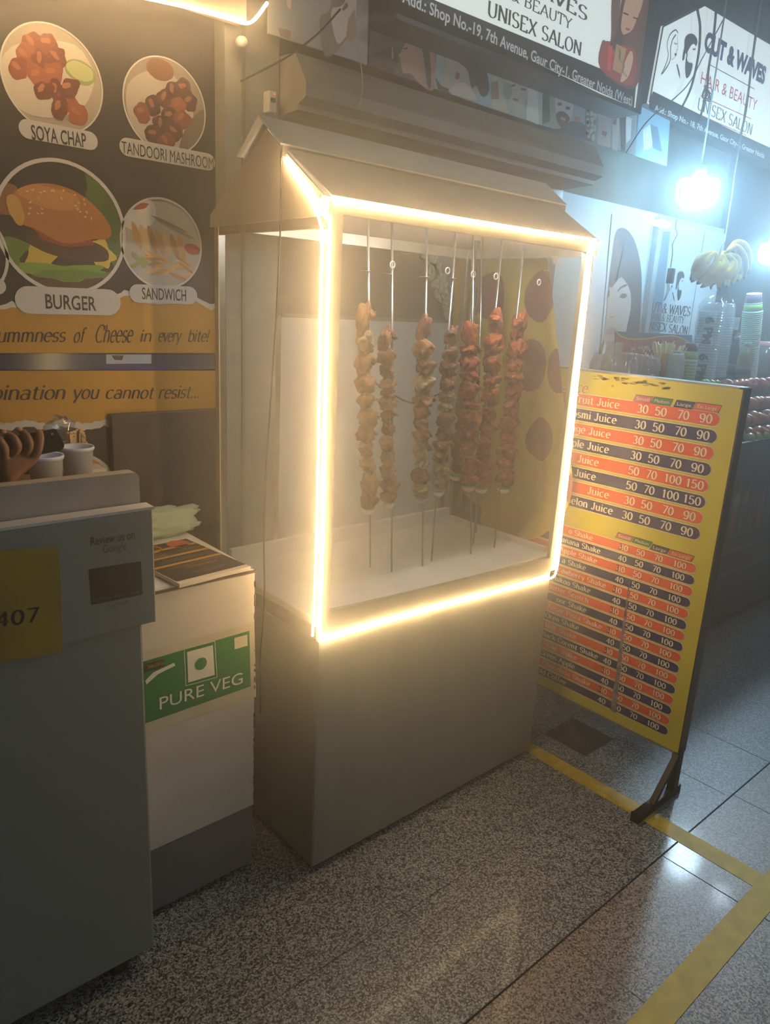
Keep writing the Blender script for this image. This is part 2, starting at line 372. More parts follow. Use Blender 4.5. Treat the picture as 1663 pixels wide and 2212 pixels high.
def ell(c, rx, ry, rot=0., n=36):
    return [(c[0]+rx*math.cos(t)*math.cos(rot)-ry*math.sin(t)*math.sin(rot), c[1]+rx*math.cos(t)*math.sin(rot)+ry*math.sin(t)*math.cos(rot)) for t in (2*PI*i/n for i in range(n))]
def lump(c, rx, ry, rot=0., seed=0, amp=.18, n=28):
    out = []
    for i in range(n):
        t = 2*PI*i/n; d = 1+amp*noise.noise(Vector((math.cos(t)*1.6+seed*5.1, math.sin(t)*1.6, seed*1.7)))*1.6
        x, y = rx*d*math.cos(t), ry*d*math.sin(t)
        out.append((c[0]+x*math.cos(rot)-y*math.sin(rot), c[1]+x*math.sin(rot)+y*math.cos(rot)))
    return out
def clip(sub, con):
    out = list(sub)
    for i in range(len(con)):
        a, b = con[i], con[(i+1) % len(con)]; inp, out = out, []
        side = lambda p: (b[0]-a[0])*(p[1]-a[1])-(b[1]-a[1])*(p[0]-a[0])
        for j in range(len(inp)):
            p, q = inp[j], inp[(j+1) % len(inp)]; sp, sq = side(p), side(q)
            if sp >= 0: out.append(p)
            if (sp >= 0) != (sq >= 0):
                t = sp/(sp-sq); out.append((p[0]+(q[0]-p[0])*t, p[1]+(q[1]-p[1])*t))
        if not out: return []
    return out
def smooth(pts, n=6):
    out = []
    P = [Vector(p) for p in pts]; P = [P[0]*2-P[1]]+P+[P[-1]*2-P[-2]]
    for i in range(1, len(P)-2):
        a, b, c, d = P[i-1:i+3]
        for k in range(n):
            t = k/n; out.append(.5*((2*b)+(c-a)*t+(2*a-5*b+4*c-d)*t*t+(3*b-a-3*c+d)*t**3))
    out.append(P[-2]); return out
def rd(pts):
    """a closed outline drawn with a soft pen"""
    if len(pts) < 6: return pts
    n = len(pts); P = [Vector((a, b, 0)) for a, b in pts]; out = []
    for i in range(n):
        a, b, c, d = P[i-1], P[i], P[(i+1) % n], P[(i+2) % n]
        for k in range(4):
            t = k/4; q = .5*((2*b)+(c-a)*t+(2*a-5*b+4*c-d)*t*t+(3*b-a-3*c+d)*t**3); out.append((q.x, q.y))
    return out
X, Y, Z = Vector((1, 0, 0)), Vector((0, 1, 0)), Vector((0, 0, 1))

# ------------------------------------------------------------------ the setting
W = 2.30
GR1 = granite('granite_grey', '#1f2427', '#666d70', '#b4babb')
GR2 = granite('granite_brown', '#40362f', '#8a7f75', '#b9b0a6')
JOINT = mat('tile_joint', '#1c1c1c', .8, var=.3, scale=40)
GR3 = mat('granite_dark', '#3a3c41', .3, var=.5, scale=120)
fl = MB()
fl.poly([(-3, .78, 0), (8, .78, 0), (8, 4.5, 0), (-3, 4.5, 0)], GR1)
fl.poly([(-3, -4, 0), (8, -4, 0), (8, .78, 0), (-3, .78, 0)], GR2)
def joint(a, b, wd=.003, z=.0003):
    d = Vector((b[0]-a[0], b[1]-a[1], 0)).normalized(); n = Vector((-d.y, d.x, 0))*wd/2
    p, q = Vector((*a, z)), Vector((*b, z)); fl.poly([p-n, q-n, q+n, p+n], JOINT)
joint((-3, .78), (8, .787), .005); joint((-3, 1.09), (1.5, 1.09), .0018); joint((1.86, .78), (1.86, -3), .003); joint((1.38, .78), (1.38, -3), .0015)
joint((2.62, .787), (2.62, 4), .0025); joint((2.32, .787), (2.32, .3), .002); joint((2.3, .8), (2.3, 1.21), .002); joint((1.12, .785), (1.12, 1.3), .0015); joint((-3, .2), (8, .2), .003)
fl.poly([(2.105, 1.212, .0005), (2.289, 1.212, .0005), (2.290, 1.396, .0005), (2.106, 1.394, .0005)], GR3)
struct('floor', fl)
YEL = mat('floor_paint', '#b8a030', .55, var=.28, scale=22, bump=.1)
q = MB().add([(1.952, .552, .001), (2.022, .552, .001), (2.012, 2.2, .001), (1.962, 2.2, .001)], [(0, 1, 2, 3)], YEL); struct('floor_marking', q)
q = MB().add([(-2, .478, .0016), (4.5, .50, .0016), (4.5, .565, .0016), (-2, .553, .0016)], [(0, 1, 2, 3)], YEL); struct('floor_marking', q)

CONC = mat('grey_wall_paint', '#6f7068', .8, var=.25, scale=6, bump=.15)
q = MB(); q.box((-1.2, W+.02, 0), (3.33, W+.14, 3.4), CONC); q.box((4.72, W+.02, 0), (7, W+.14, 3.4), mat('dark_shop_interior', '#20262b', .7, var=.3, scale=4)); q.box((3.33, W+.02, 2.06), (4.72, W+.14, 3.4), CONC)
struct('wall_back', q)
q = MB(); q.box((-1.3, -4, 3.3), (7, W+.14, 3.36), mat('ceiling_paint', '#30363c', .8, var=.2, scale=3)); struct('ceiling', q)
PIL = mat('pillar_paint', '#8f8f88', .6, var=.15, scale=7)
a = at(487, 400, 1, 2.2); b = at(600, 400, 1, 2.2)
q = MB(); q.box((a.x, 2.2, 0), (b.x, W+.02, 3.3), PIL); q.box((a.x+.055, 2.19, 0), (a.x+.065, 2.21, 2.5), mat('pillar_edge', '#7a7468', .6, var=.2)); struct('pillar', q)
# rolling-shutter housing over the salon front: a stepped steel beam
BEAM = mat('dusty_steel_beam', '#a5a69d', .55, metal=.1, var=.4, scale=7, stretch=(.3, 1, 1), col2='#807b70')
bt = at(1280, 322, 1, 2.1).z; bm_ = at(1280, 388, 1, 2.1).z; x0b = b.x+.005; x1b = at(1286, 380, 1, 2.1).x
prof = [(W+.02, bt+.03), (2.12, bt+.02), (2.06, bt-.07), (2.06, bm_+.012), (2.10, bm_-.004), (2.10, bm_-.02), (W+.02, bm_-.03)]
q = MB().prism([(x0b, y, z) for y, z in prof], (x1b-x0b, 0, 0), BEAM); struct('beam', q)
# salon shopfront behind the display case: dark glazed upper half, white lower panel
q = MB(); q.box((x0b, W-.02, 1.452), (x1b+.02, W+.019, bm_-.02), mat('smoked_shop_glass', '#6a6860', .25, var=.2, scale=2, spec=.6)); struct('window_1', q)
PW = mat('white_shop_panel', '#c9c9c6', .45, var=.07, scale=5)
q = MB(); q.box((1.50, W-.03, .25), (2.36, W+.019, 1.449), PW); q.box((2.37, W-.03, .25), (2.90, W+.019, 1.449), mat('grey_shop_panel', '#5a5a55', .5, var=.2, scale=3))
q.box((1.50, W-.034, 1.443), (2.36, W-.029, 1.457), mat('grey_seal', '#7d7d78', .6, var=.2))
struct('wall_shopfront', q)
# blue-lit salon wall and door to the right of the beam
BW = mat('salon_white_wall', '#bccbd3', .55, var=.06, scale=3)
q = MB(); q.box((x1b+.02, W-.01, 0), (4.72, W+.10, 2.06), BW); struct('wall_right', q)
fa = at(1420, 483, 1, W-.02); fx = fa.x
q = MB(); q.box((fx-.02, W-.045, 0), (fx+.025, W-.011, 2.04), mat('aluminium', '#c4ccd0', .35, metal=.6, var=.1)); q.box((fx+.025, W-.03, 0), (fx+.034, W-.011, 2.04), mat('dark_gap', '#30383c', .6, var=.2)); struct('trim_1', q)
DW = mat('salon_door_white', '#d3dde2', .35, var=.05, scale=3)
xs = at(1500, 620, 1, W-.02).x
dq = MB(); dq.box((fx+.04, W-.03, .02), (xs-.006, W-.011, 2.03), DW); dq.box((xs+.006, W-.03, .02), (4.71, W-.011, 2.03), DW); dq.box((xs-.006, W-.026, .02), (xs+.006, W-.011, 2.03), mat('dark_gap', '#30383c')); door = struct('door_1', dq)
# smoked glass strip on the door and its print
FD = Fr((0, W-.031, 0), X, Z)
sg = MB(); FD.ppoly(sg, [(1421, 500), (1448, 500), (1424, 725), (1391, 725)], mat('smoked_film', '#7d98aa', .3, var=.1, scale=5), 1); g_ = obj('glass_strip', sg, door)
INK = mat('dark_ink', '#24333d', .5, var=.1)
def heads(fr, mb, f, mt, flip=False):
    """line portrait of a long-haired woman and a bearded man in profile; f maps (0..1, 0..1) to photograph pixels"""
    pl = lambda pts, k=2: fr.poly(mb, [fr.px(*f(*p)) for p in rd(pts)], mt, k)
    ln = lambda pts, wd: fr.line(mb, [fr.px(*f(p[0], p[1])) for p in smooth([(x, y, 0) for x, y in pts], 5)], wd, mt, 2)
    # man: swept hair, nape, beard
    pl([(.60, .30), (.58, .16), (.63, .06), (.75, .01), (.88, .03), (.97, .12), (.95, .22), (.88, .19), (.80, .23), (.74, .33), (.70, .42), (.66, .40), (.65, .52), (.60, .55), (.585, .42)])
    pl([(.70, .42), (.73, .40), (.74, .52), (.82, .56), (.90, .55), (.93, .60), (.92, .70), (.87, .82), (.79, .86), (.73, .74), (.70, .60)])
    pl([(.44, .66), (.47, .64), (.58, .80), (.62, .92), (.55, .84)]); pl([(.86, .28), (.95, .27), (.95, .29), (.87, .31)])
    # woman: flowing outline and lips
    h = abs(fr.px(*f(0, 1))[1]-fr.px(*f(0, 0))[1])
    ln([(.36, .06), (.26, .02), (.12, .14), (.08, .34), (.16, .52), (.12, .72), (.03, .92)], .025*h); ln([(.30, .10), (.22, .22), (.20, .40), (.24, .56), (.20, .70), (.06, .90)], .03*h)
    ln([(.35, .12), (.38, .24), (.42, .36), (.38, .39), (.40, .45), (.37, .52), (.28, .60)], .012*h); ln([(.28, .26), (.33, .28), (.37, .26)], .018*h); pl([(.34, .45), (.41, .45), (.40, .49), (.35, .50)])
dl = MB()
heads(FD, dl, lambda u, v: (1440-9*v+40*u, 582+74*v+4*u), INK)
FD.ptext(dl, 'CUT & WAVES', (1396, 672), (1489, 683), (1399, 651), INK, 2, font='serif')
FD.ptext(dl, 'HAIR & BEAUTY', (1400, 690), (1476, 699), (1402, 675), INK, 2, font='serif', thick=1.05, thin=.34)
FD.ptext(dl, 'UNISEX SALON', (1391, 711), (1483, 722), (1394, 693), INK, 2, font='serif')
obj('lettering', dl, door)
# two little brackets under the beam
# ------------------------------------------------------------------ kebab display case
SST = mat('brushed_steel', '#93958a', .42, metal=.35, var=.14, scale=5, stretch=(2, 2, .6), bump=.03, bscale=60)
SHEET = mat('painted_sheet', '#b5a898', .5, metal=.1, var=.10, scale=6)
POST = mat('steel_post', '#b0aa9c', .3, metal=.8, var=.15, scale=20)
GLS = glassy('case_glass', (.98, .99, .98), .035, .01, .02, (.9, .88, .85))
LED = emitter('warm_led', (1.0, .66, .31), LED_L)
x0, x1, y0, y1 = 1.012, 1.978, 1.345, 1.85
case = thing('display_case', (1.49, 1.6, 0), 'glass kebab display case with a steel base, pitched metal roof and glowing warm light strips', 'display case')
q = MB(); q.box((x0, y0, .020), (1.958, y1, .69), SST, .006); obj('base', q, case)
q = MB(); q.box((x0+.05, y0+.06, 0), (1.91, y1-.04, .022), mat('black_plinth', '#0c0c0c', .8, var=.3)); obj('plinth', q, case)
q = MB(); q.box((x0+.004, y0+.01, .692), (x1-.01, y1-.004, .745), mat('white_tray', '#cfcac2', .3, var=.1, scale=8), .004)
q.box((x0+.03, y1-.03, .745), (x1-.02, y1-.012, .79), mat('white_tray', '#cfcac2')); q.box((x1-.03, y0+.03, .745), (x1-.012, y1-.03, .762), mat('white_tray', '#cfcac2')); obj('tray', q, case)
q = MB()
q.box((x0-.002, y0-.003, .69), (1.040, y0+.012, 1.715), SST); q.box((1.940, y0-.003, .69), (x1+.002, y0+.012, 1.715), SST)
q.box((1.040, y0-.003, 1.683), (1.940, y0+.012, 1.715), SST)
# lower rail: rises a little towards the left like the taped edge
q.prism([(1.040, y0-.003, .69), (1.940, y0-.003, .69), (1.940, y0-.003, .737), (1.50, y0-.003, .748), (1.25, y0-.003, .757), (1.040, y0-.003, .768)], (0, .015, 0), SST)
obj('front_frame', q, case)
for (px_, py_) in ((x0+.008, y1-.012), (x1-.012, y1-.012)):
    q = MB(); q.box((px_-.011, py_-.011, .69), (px_+.011, py_+.011, 1.70), POST, .002); obj('corner_post', q, case)
for a, b in (((x0, y0+.02, 1.655), (x0+.008, y1-.02, 1.69)), ((x0, y0+.02, .69), (x0+.008, y1-.02, .725)), ((x1-.012, y0+.02, 1.67), (x1-.004, y1-.02, 1.70)), ((x0, y1-.02, 1.67), (x1, y1-.004, 1.70))):
    q = MB(); q.box(a, b, POST); obj('rail', q, case)
q = MB(); q.box((1.03, y0+.013, .70), (1.95, y0+.017, 1.70), GLS); front = obj('front_glass', q, case)
q = MB(); q.box((x0+.001, y0+.02, .72), (x0+.005, y1-.022, 1.665), glassy('glow_veil_side_glass', (.97, .98, .97), .05, .01, .10, (.85, .82, .78))); obj('side_glass', q, case)  # left pane: pale film put in for glow and reflections
q = MB(); q.box((x1-.010, y0+.02, .70), (x1-.006, y1-.022, 1.68), glassy('plain_glass', (.97, .98, .97), .04, .01)); obj('side_glass', q, case)
RIM = mat('ground_glass_rim', '#e8f2f4', .2, var=.05, spec=.9)
for (a, b) in ((848, 572), (967, 585), (1022, 593), (1071, 597), (1164, 610)):
    p = at(a, b, 1, y0+.010); q = MB().ring((p.x, p.y, p.z), .0072, .0016, RIM); obj('air_hole', q, case)
# gables, roof sheets, ridge cap
gab = [(y0, 1.678), (y0, 1.708), (1.59, 1.873), (1.852, 1.702), (1.852, 1.674)]
for gx, nm in ((x0-.012, 'gable'), (1.992, 'gable')):
    q = MB().prism([(gx, y, z) for y, z in gab], (.005, 0, 0), SHEET); obj(nm, q, case)
q = MB().prism([(x0-.006, y0-.006, 1.714), (x0-.006, 1.59, 1.876), (x0-.006, 1.59, 1.880), (x0-.006, y0-.006, 1.718)], (.99, 0, 0), SHEET)
q.prism([(x0-.006, 1.858, 1.700), (x0-.006, 1.59, 1.876), (x0-.006, 1.59, 1.880), (x0-.006, 1.858, 1.704)], (.99, 0, 0), SHEET); obj('roof_sheet', q, case)
CAPM = mat('ridge_sheet', '#cfcabd', .5, metal=.1, var=.10, scale=8)
q = MB().prism([(.982, 1.50, 1.832), (.982, 1.59, 1.900), (.982, 1.685, 1.826), (.982, 1.685, 1.822), (.982, 1.59, 1.895), (.982, 1.50, 1.828)], (1.055, 0, 0), CAPM)
q.prism([(.99, 1.503, 1.806), (.99, 1.503, 1.830), (.99, 1.506, 1.830), (.99, 1.506, 1.806)], (1.045, 0, 0), mat('ridge_skirt', '#8d8272', .5, metal=.3, var=.15)); obj('ridge_cap', q, case)
SLV = glassy('led_sleeve', (1, .97, .9), .06, .1, .12, (1, .9, .7))
def strip(px, ax, v, name='led_strip', r=.0042):
    pts = [at(a, b, ax, v) for a, b in px]
    q = MB().tube(smooth(pts, 5) if len(pts) > 2 else pts, r, LED, 8); return q
yl = y0-.010
strips = [
  [at(a, b, 1, yl) for a, b in ((697, 426), (850, 450), (1000, 473), (1150, 497), (1288, 518))],
  [at(a, b, 1, yl) for a, b in ((1288, 521), (1285, 535), (1277, 560), (1268, 640), (1250, 800), (1234, 960), (1218, 1100), (1206, 1210), (1199, 1241))],
  [at(a, b, 1, yl) for a, b in ((1199, 1242), (1180, 1252), (1050, 1286), (850, 1340), (690, 1386))],
  [at(a, b, 1, yl) for a, b in ((695, 428), (693, 447), (698, 462), (709, 478), (711, 500), (708, 620), (703, 900), (698, 1150), (690, 1386))],
  [at(a, b, 0, x0-.017) for a, b in ((613, 343), (640, 383), (666, 420), (680, 448), (691, 480), (695, 515), (692, 700), (687, 1000), (681, 1250), (675, 1374))]]
for st in strips:
    s_ = obj('led_strip', MB().tube(smooth(st, 5), .0028, LED, 8), case)
WIRE = mat('black_wire', '#1d1814', .5, var=.2)
q = MB().tube(smooth([at(a, b, 0, x0-.02) for a, b in ((608, 322), (607, 345), (606, 480), (599, 640), (588, 820), (576, 1000), (570, 1150), (571, 1300), (563, 1420), (562, 1540))], 5), .0022, WIRE, 6); obj('hanging_wire', q, case)
FR = mat('frayed_tape', '#d9c9a8', .5, var=.2)
q = MB()
for i in range(16):
    b0 = at(690+random.uniform(-4, 10), 432+random.uniform(-12, 10), 1, yl-.003); q.tube([b0, b0+Vector((random.uniform(-.02, .02), -.004, random.uniform(-.012, .018)))], .0005, FR, 4)
for i in range(8):
    b0 = at(575+random.uniform(-3, 3), 285, 0, x0-.014); q.tube([b0, b0+Vector((-.002, random.uniform(-.012, .012), random.uniform(-.008, .008)))], .0005, FR, 4)
obj('frayed_tape', q, case)
q = MB(); q.box((1.06, 1.372, 1.696), (1.93, 1.394, 1.704), emitter('cool_tube', (.97, .97, 1.0), TUBE_L)); obj('tube_light', q, case)
q = MB(); FG = Fr((0, y0+.0125, 0), X, Z); FG.ppoly(q, [(1192, 552), (1205, 551), (1203, 570), (1195, 571)], pm('#cfd6d4'), 1); obj('price_tag', q, case)

# ------------------------------------------------------------------ skewers
TAN = mat('malai_soya', '#9a6830', .75, var=.35, scale=45, col2='#573214', bump=.9, bscale=120)
TAN2 = mat('herb_soya', '#a58a5c', .7, var=.35, scale=60, col2='#5f4a2a', bump=.9, bscale=120)
BRN = mat('brown_soya', '#804c24', .75, var=.35, scale=45, col2='#3c200e', bump=.9, bscale=120)
RED = mat('tandoori_soya', '#b0560c', .75, var=.35, scale=60, col2='#522008', bump=1.0, bscale=170)
ROD = mat('skewer_steel', '#8e8e8c', .3, metal=.9, var=.2, scale=40)
ONI = mat('onion', '#d9c3c8', .35, var=.15, scale=30); PEP = mat('green_pepper', '#5f9a2c', .35, var=.2, scale=40)
def skewer(label, yk, top, bot, c0, c1, mats, n, wpx, disc, sd, gap_at=None, onion=True):
    a = at(*top, 1, yk); b = at(*bot, 1, yk)
    t = thing('kebab_skewer', b, label, 'skewer', 'kebab skewers hanging in the display case')
    obj('rod', MB().tube([a, b], [.0032, .0026], ROD, 8), t)
    ax = (b-a).normalized()
    if disc:
        p = at(*disc, 1, yk); q = MB().lathe([(0, -.0008), (.013, -.0008), (.0135, 0), (.013, .0008), (0, .0008)], ROD, p, 16); obj('guard_disc', q, t)
    P0, P1 = at(*c0, 1, yk), at(*c1, 1, yk); L = (P1-P0).length
    rw = wpx/2/FPX*(P0-CAM).length
    rr = random.Random(sd)
    zt = 0.
    hs = [rr.uniform(.7, 1.5) for _ in range(n)]; hs[0] = 1.7; tot = sum(hs)
    for i, h in enumerate(hs):
        hh = h/tot*L; c = P0+(P1-P0)*((zt+hh/2)/L); zt += hh
        if gap_at is not None and i == gap_at: continue
        sw = rr.uniform(.78, 1.12)*(.85 if i == 0 else 1)
        dx = rr.uniform(-.22, .22)*rw
        rot = Matrix.Rotation(rr.uniform(-.45, .45), 3, 'Y') @ Matrix.Rotation(rr.uniform(0, 6.28), 3, 'Z')
        q = MB(); m_ = mats[rr.randrange(len(mats))]
        q.blob(c+Vector((dx, 0, 0)), (rw*sw, rw*sw*.9, hh*.60), m_, .42, 1.5, sd*13+i, 4, rot)
        if rr.random() < .6:                                        # a curled flap of the rolled soya strip
            s_ = rr.choice((-1, 1)); q.blob(c+Vector((dx+s_*rw*.75, -.3*rw, hh*.15)), (rw*.55, rw*.6, hh*.16), m_, .5, 1.8, sd*31+i, 3, Matrix.Rotation(s_*rr.uniform(.2, .8), 3, 'Y'))
        obj('soya_piece', q, t)
    if onion:
        e = P1+ax*.010
        obj('pepper_slice', MB().blob(e-ax*.006, (rw*.8, rw*.8, .004), PEP, .2, 1.5, sd, 2), t)
        q = MB().lathe([(0, -.016), (rw*.35, -.014), (rw*.62, -.008), (rw*.72, 0), (rw*.60, .002), (0, .003)], ONI, e, 16); obj('onion_slice', q, t)
skewer('leftmost skewer of pale tan soya pieces, nearest the bright left frame', 1.47, (795, 468), (800, 1225), (787, 657), (795, 1092), [TAN, TAN, TAN2], 11, 40, (789, 585), 11)
skewer('second skewer from the left with narrow twisted brown soya pieces', 1.50, (847, 480), (846, 1235), (835, 708), (840, 1080), [BRN, TAN], 13, 36, (838, 592), 12)
skewer('third skewer from the left, tan soya ending in a large pink onion slice', 1.50, (922, 492), (912, 1232), (917, 680), (909, 1068), [BRN, TAN, TAN2], 12, 40, (917, 598), 13)
skewer('fourth skewer from the left, herb flecked tan soya swinging to the left below', 1.49, (985, 500), (932, 1212), (979, 705), (948, 1055), [TAN2, BRN, BRN], 12, 36, (975, 601), 14)
skewer('front red tandoori skewer between the tan skewers and the two right ones', 1.50, (1022, 505), (1017, 1198), (1014, 698), (1012, 1045), [RED], 11, 42, None, 15)
skewer('red tandoori skewer hanging behind the other red skewers', 1.62, (1041, 512), (1028, 1150), (1022, 790), (985, 1022), [RED, BRN], 7, 40, None, 16)
skewer('second skewer from the right, thick orange red soya pieces leaning left', 1.52, (1085, 515), (1022, 1175), (1074, 671), (1040, 1050), [RED], 11, 38, None, 17)
skewer('rightmost red tandoori skewer in front of the yellow spotted cloth', 1.50, (1131, 528), (1067, 1187), (1123, 678), (1088, 1050), [RED], 11, 38, None, 18)
# bundle of bare rods at the back corner
a_ = at(1034, 520, 1, 1.80); 
q = MB()
for i, dx in enumerate((-.014, 0, .016)): q.tube([a_+Vector((dx, 0, 0)), Vector((a_.x+dx*.6+.01, 1.80, .80))], .004, ROD, 6)
tag(obj('spare_skewers', q, None, (a_.x, 1.80, .8)), 'bare steel rods standing in the back right corner of the display case', 'rods')

# ------------------------------------------------------------------ menu boards on the left wall
YM = 2.262
FM = Fr((0, YM, 0), X, Z)
MDK = mat('menu_dark_print', '#2a211f', .5, var=.12, scale=3)
MYE = mat('menu_yellow_print', '#b98a2b', .5, var=.10, scale=6)
mxr = at(481, 600, 1, YM).x
t = thing('menu_board', (.75, YM, 1.36), 'dark food menu board with burger and skewer pictures above the yellow cheese slogan', 'menu board', 'wall menu boards')
z0_, z1_ = at(250, 763, 1, YM).z, 2.62
q = MB(); q.box((.15, YM, z0_), (mxr, YM+.03, z1_), MDK); obj('panel', q, t)
q = MB()
tw = [(-60, 668), (-20, 664), (0, 660), (12, 657), (25, 650), (38, 657), (60, 655), (150, 650), (240, 640), (262, 632), (268, 626), (285, 630), (300, 640), (340, 645), (420, 640), (440, 650), (455, 657), (470, 655), (479, 660)]
WH = pm('#c9c4bc')
FM.ppoly(q, tw+[(479, 675), (-60, 690)], WH, 1)
FM.ppoly(q, [(x, y+11+3*math.sin(i*2.1)) for i, (x, y) in enumerate(tw)]+[(479, 762.5), (-60, 762.5)], MYE, 2); obj('yellow_band', q, t)
def roundpic(name, c, e, ringw=.004):
    C_, E_ = FM.px(*c), FM.px(*e); r = math.hypot(C_[0]-E_[0], C_[1]-E_[1]); q = MB()
    FM.ringp(q, C_, r-ringw, r, pm('#d2cec8'), 4)
    return q, C_, r, ell(C_, r-ringw*.9, r-ringw*.9, 0, 48)
def inpic(q, C_, r, cc, shapes, k0=2):
    for i, (x, y, rx, ry, rot, col, amp) in enumerate(shapes):
        p = clip(lump((C_[0]+x*r, C_[1]+y*r), rx*r, ry*r, rot, i+1, amp), cc)
        if len(p) > 2: FM.poly(q, p, pm(col), k0+i*.06)
rg = random.Random(4)
# soya chap
q, C_, r, cc = roundpic('soya', (115, 172), (222, 205)); FM.poly(q, cc, pm('#a89c8c'), 1)
sh = [(-.1, 0, .98, .7, .4, '#c9bfb0', .05), (.55, .25, .32, .22, -.2, '#8f9a5c', .05), (.55, .27, .27, .17, -.2, '#b9bf86', .08)]
for i, (x, y) in enumerate([(-.35, .55), (-.05, .62), (-.5, .3), (-.2, .3), (.1, .4), (-.65, .05), (-.3, 0), (0, .1), (.05, -.2), (-.2, -.25), (.25, -.35), (.45, -.55), (.1, -.5), (.3, -.1)]):
    sh.append((x, y, .22, .17, rg.uniform(0, 3), rg.choice(['#8a3f24', '#7a3420', '#9a4f2c', '#6b2c1c']), .2)); sh.append((x-.05, y+.05, .1, .05, rg.uniform(0, 3), '#b06a44', .2))
inpic(q, C_, r, cc, sh); obj('food_picture', q, t)['label'] = 'round soya skewer picture'
# tandoori mushroom
q, C_, r, cc = roundpic('mash', (357, 230), (443, 262)); FM.poly(q, cc, pm('#8f8478'), 1)
sh = [(-.1, -.1, .8, .85, .7, '#b5aca0', .05), (.7, -.5, .25, .7, -.5, '#6b5f52', .03), (-.1, .72, .32, .22, 0, '#7a4a2a', .05)]
for i, (x, y) in enumerate([(.45, .45), (.2, .35), (.6, .2), (.0, .15), (.3, .05), (-.3, -.05), (.1, -.2), (.4, -.2), (-.55, -.25), (-.1, -.4), (.2, -.5), (-.3, -.65), (.0, -.75)]):
    sh.append((x, y, .22, .19, rg.uniform(0, 3), rg.choice(['#5a2318', '#7a3420', '#4a1c14', '#8f4a26']), .15)); sh.append((x-.04, y+.06, .1, .05, rg.uniform(0, 3), '#9a5a38', .2))
inpic(q, C_, r, cc, sh); obj('food_picture', q, t)['label'] = 'round mushroom skewer picture'
# burger
q, C_, r, cc = roundpic('burger', (136, 493), (271, 505), .010); FM.poly(q, cc, pm('#241c1a'), 1)
sh = [(-.85, .35, .25, .25, 0, '#8a5a30', .1), (.6, .55, .22, .35, .5, '#4f6a25', .4), (.8, .2, .2, .4, 0, '#3f5a1e', .4), (.75, -.2, .25, .35, 0, '#486325', .4),
      (-.55, -.45, .45, .22, -.3, '#5f7d2c', .35), (.55, -.5, .4, .25, .2, '#587428', .35), (0, -.85, .75, .22, 0, '#4a2f1c', .05), (0, -.5, .72, .2, 0, '#2a1a12', .1),
      (-.35, -.45, .22, .3, -.5, '#c9b040', .3), (.62, -.35, .2, .22, .5, '#d2bd4c', .3), (.1, -.28, .62, .18, -.08, '#4a2a18', .12), (0, -.12, .45, .14, -.1, '#8f3a2c', .15), (-.05, -.62, .7, .12, .05, '#7a9a38', .5), (.1, -.7, .6, .08, 0, '#5f7d2c', .5)]
inpic(q, C_, r, cc, sh)
bun = [(C_[0]+a*r, C_[1]+b*r) for a, b in [(-.78, .12), (-.76, .32), (-.6, .5), (-.35, .6), (-.05, .62), (.25, .55), (.52, .38), (.72, .15), (.76, -.02), (.66, -.1), (.45, -.12), (.2, -.2), (0, -.22), (-.2, -.16), (-.4, -.06), (-.62, .0)]]
FM.poly(q, [(p.x, p.y) for p in smooth([(a, b, 0) for a, b in bun]+[(bun[0][0], bun[0][1], 0)], 4)], pm('#b5743a'), 3.2)
FM.poly(q, clip(lump((C_[0]-.15*r, C_[1]+.42*r), .45*r, .16*r, -.1, 3, .1), cc), pm('#c98a4a'), 3.3)
FM.poly(q, clip(lump((C_[0]-.68*r, C_[1]+.2*r), .1*r, .22*r, .3, 5, .1), cc), pm('#c9a052'), 3.3)
for i in range(34):
    a, b = rg.uniform(-.5, .45), rg.uniform(.2, .56)
    if abs(a) < .15 and b < .3: continue
    FM.poly(q, ell((C_[0]+a*r, C_[1]+(b-.12*abs(a))*r), .024*r, .014*r, rg.uniform(0, 3), 8), pm('#e2c890'), 3.5)
obj('food_picture', q, t)['label'] = 'large round burger picture'
# sandwich and fries
q, C_, r, cc = roundpic('sand', (350, 527), (435, 545), .006); FM.poly(q, cc, pm('#b9b2a6'), 1)
sh = [(-.55, .6, .45, .35, .5, '#d9d6d0', .04), (-.5, .75, .2, .06, .3, '#a8463a', .1), (.35, .35, .5, .04, -.35, '#8f8a82', .05), (.2, .45, .45, .03, -.3, '#77726a', .05), (.75, -.05, .2, .12, -.2, '#a8382a', .05)]
for i in range(7): sh.append((-.6+.18*i, .12-.03*i, .07, .3, .3, ['#c99a58', '#d9b478', '#b8834a'][i % 3], .1))
for i in range(20): sh.append((rg.uniform(-.3, .65), rg.uniform(-.7, -.25), .24, .035, rg.uniform(-.7, .5), rg.choice(['#cf9d55', '#dbb06a', '#b98443']), .05))
for i in range(6): sh.append((rg.uniform(-.75, -.4), rg.uniform(-.55, -.3), .12, .05, rg.uniform(0, 3), '#9aa05a', .3))
inpic(q, C_, r, cc, sh); obj('food_picture', q, t)['label'] = 'round fries and sandwich picture'
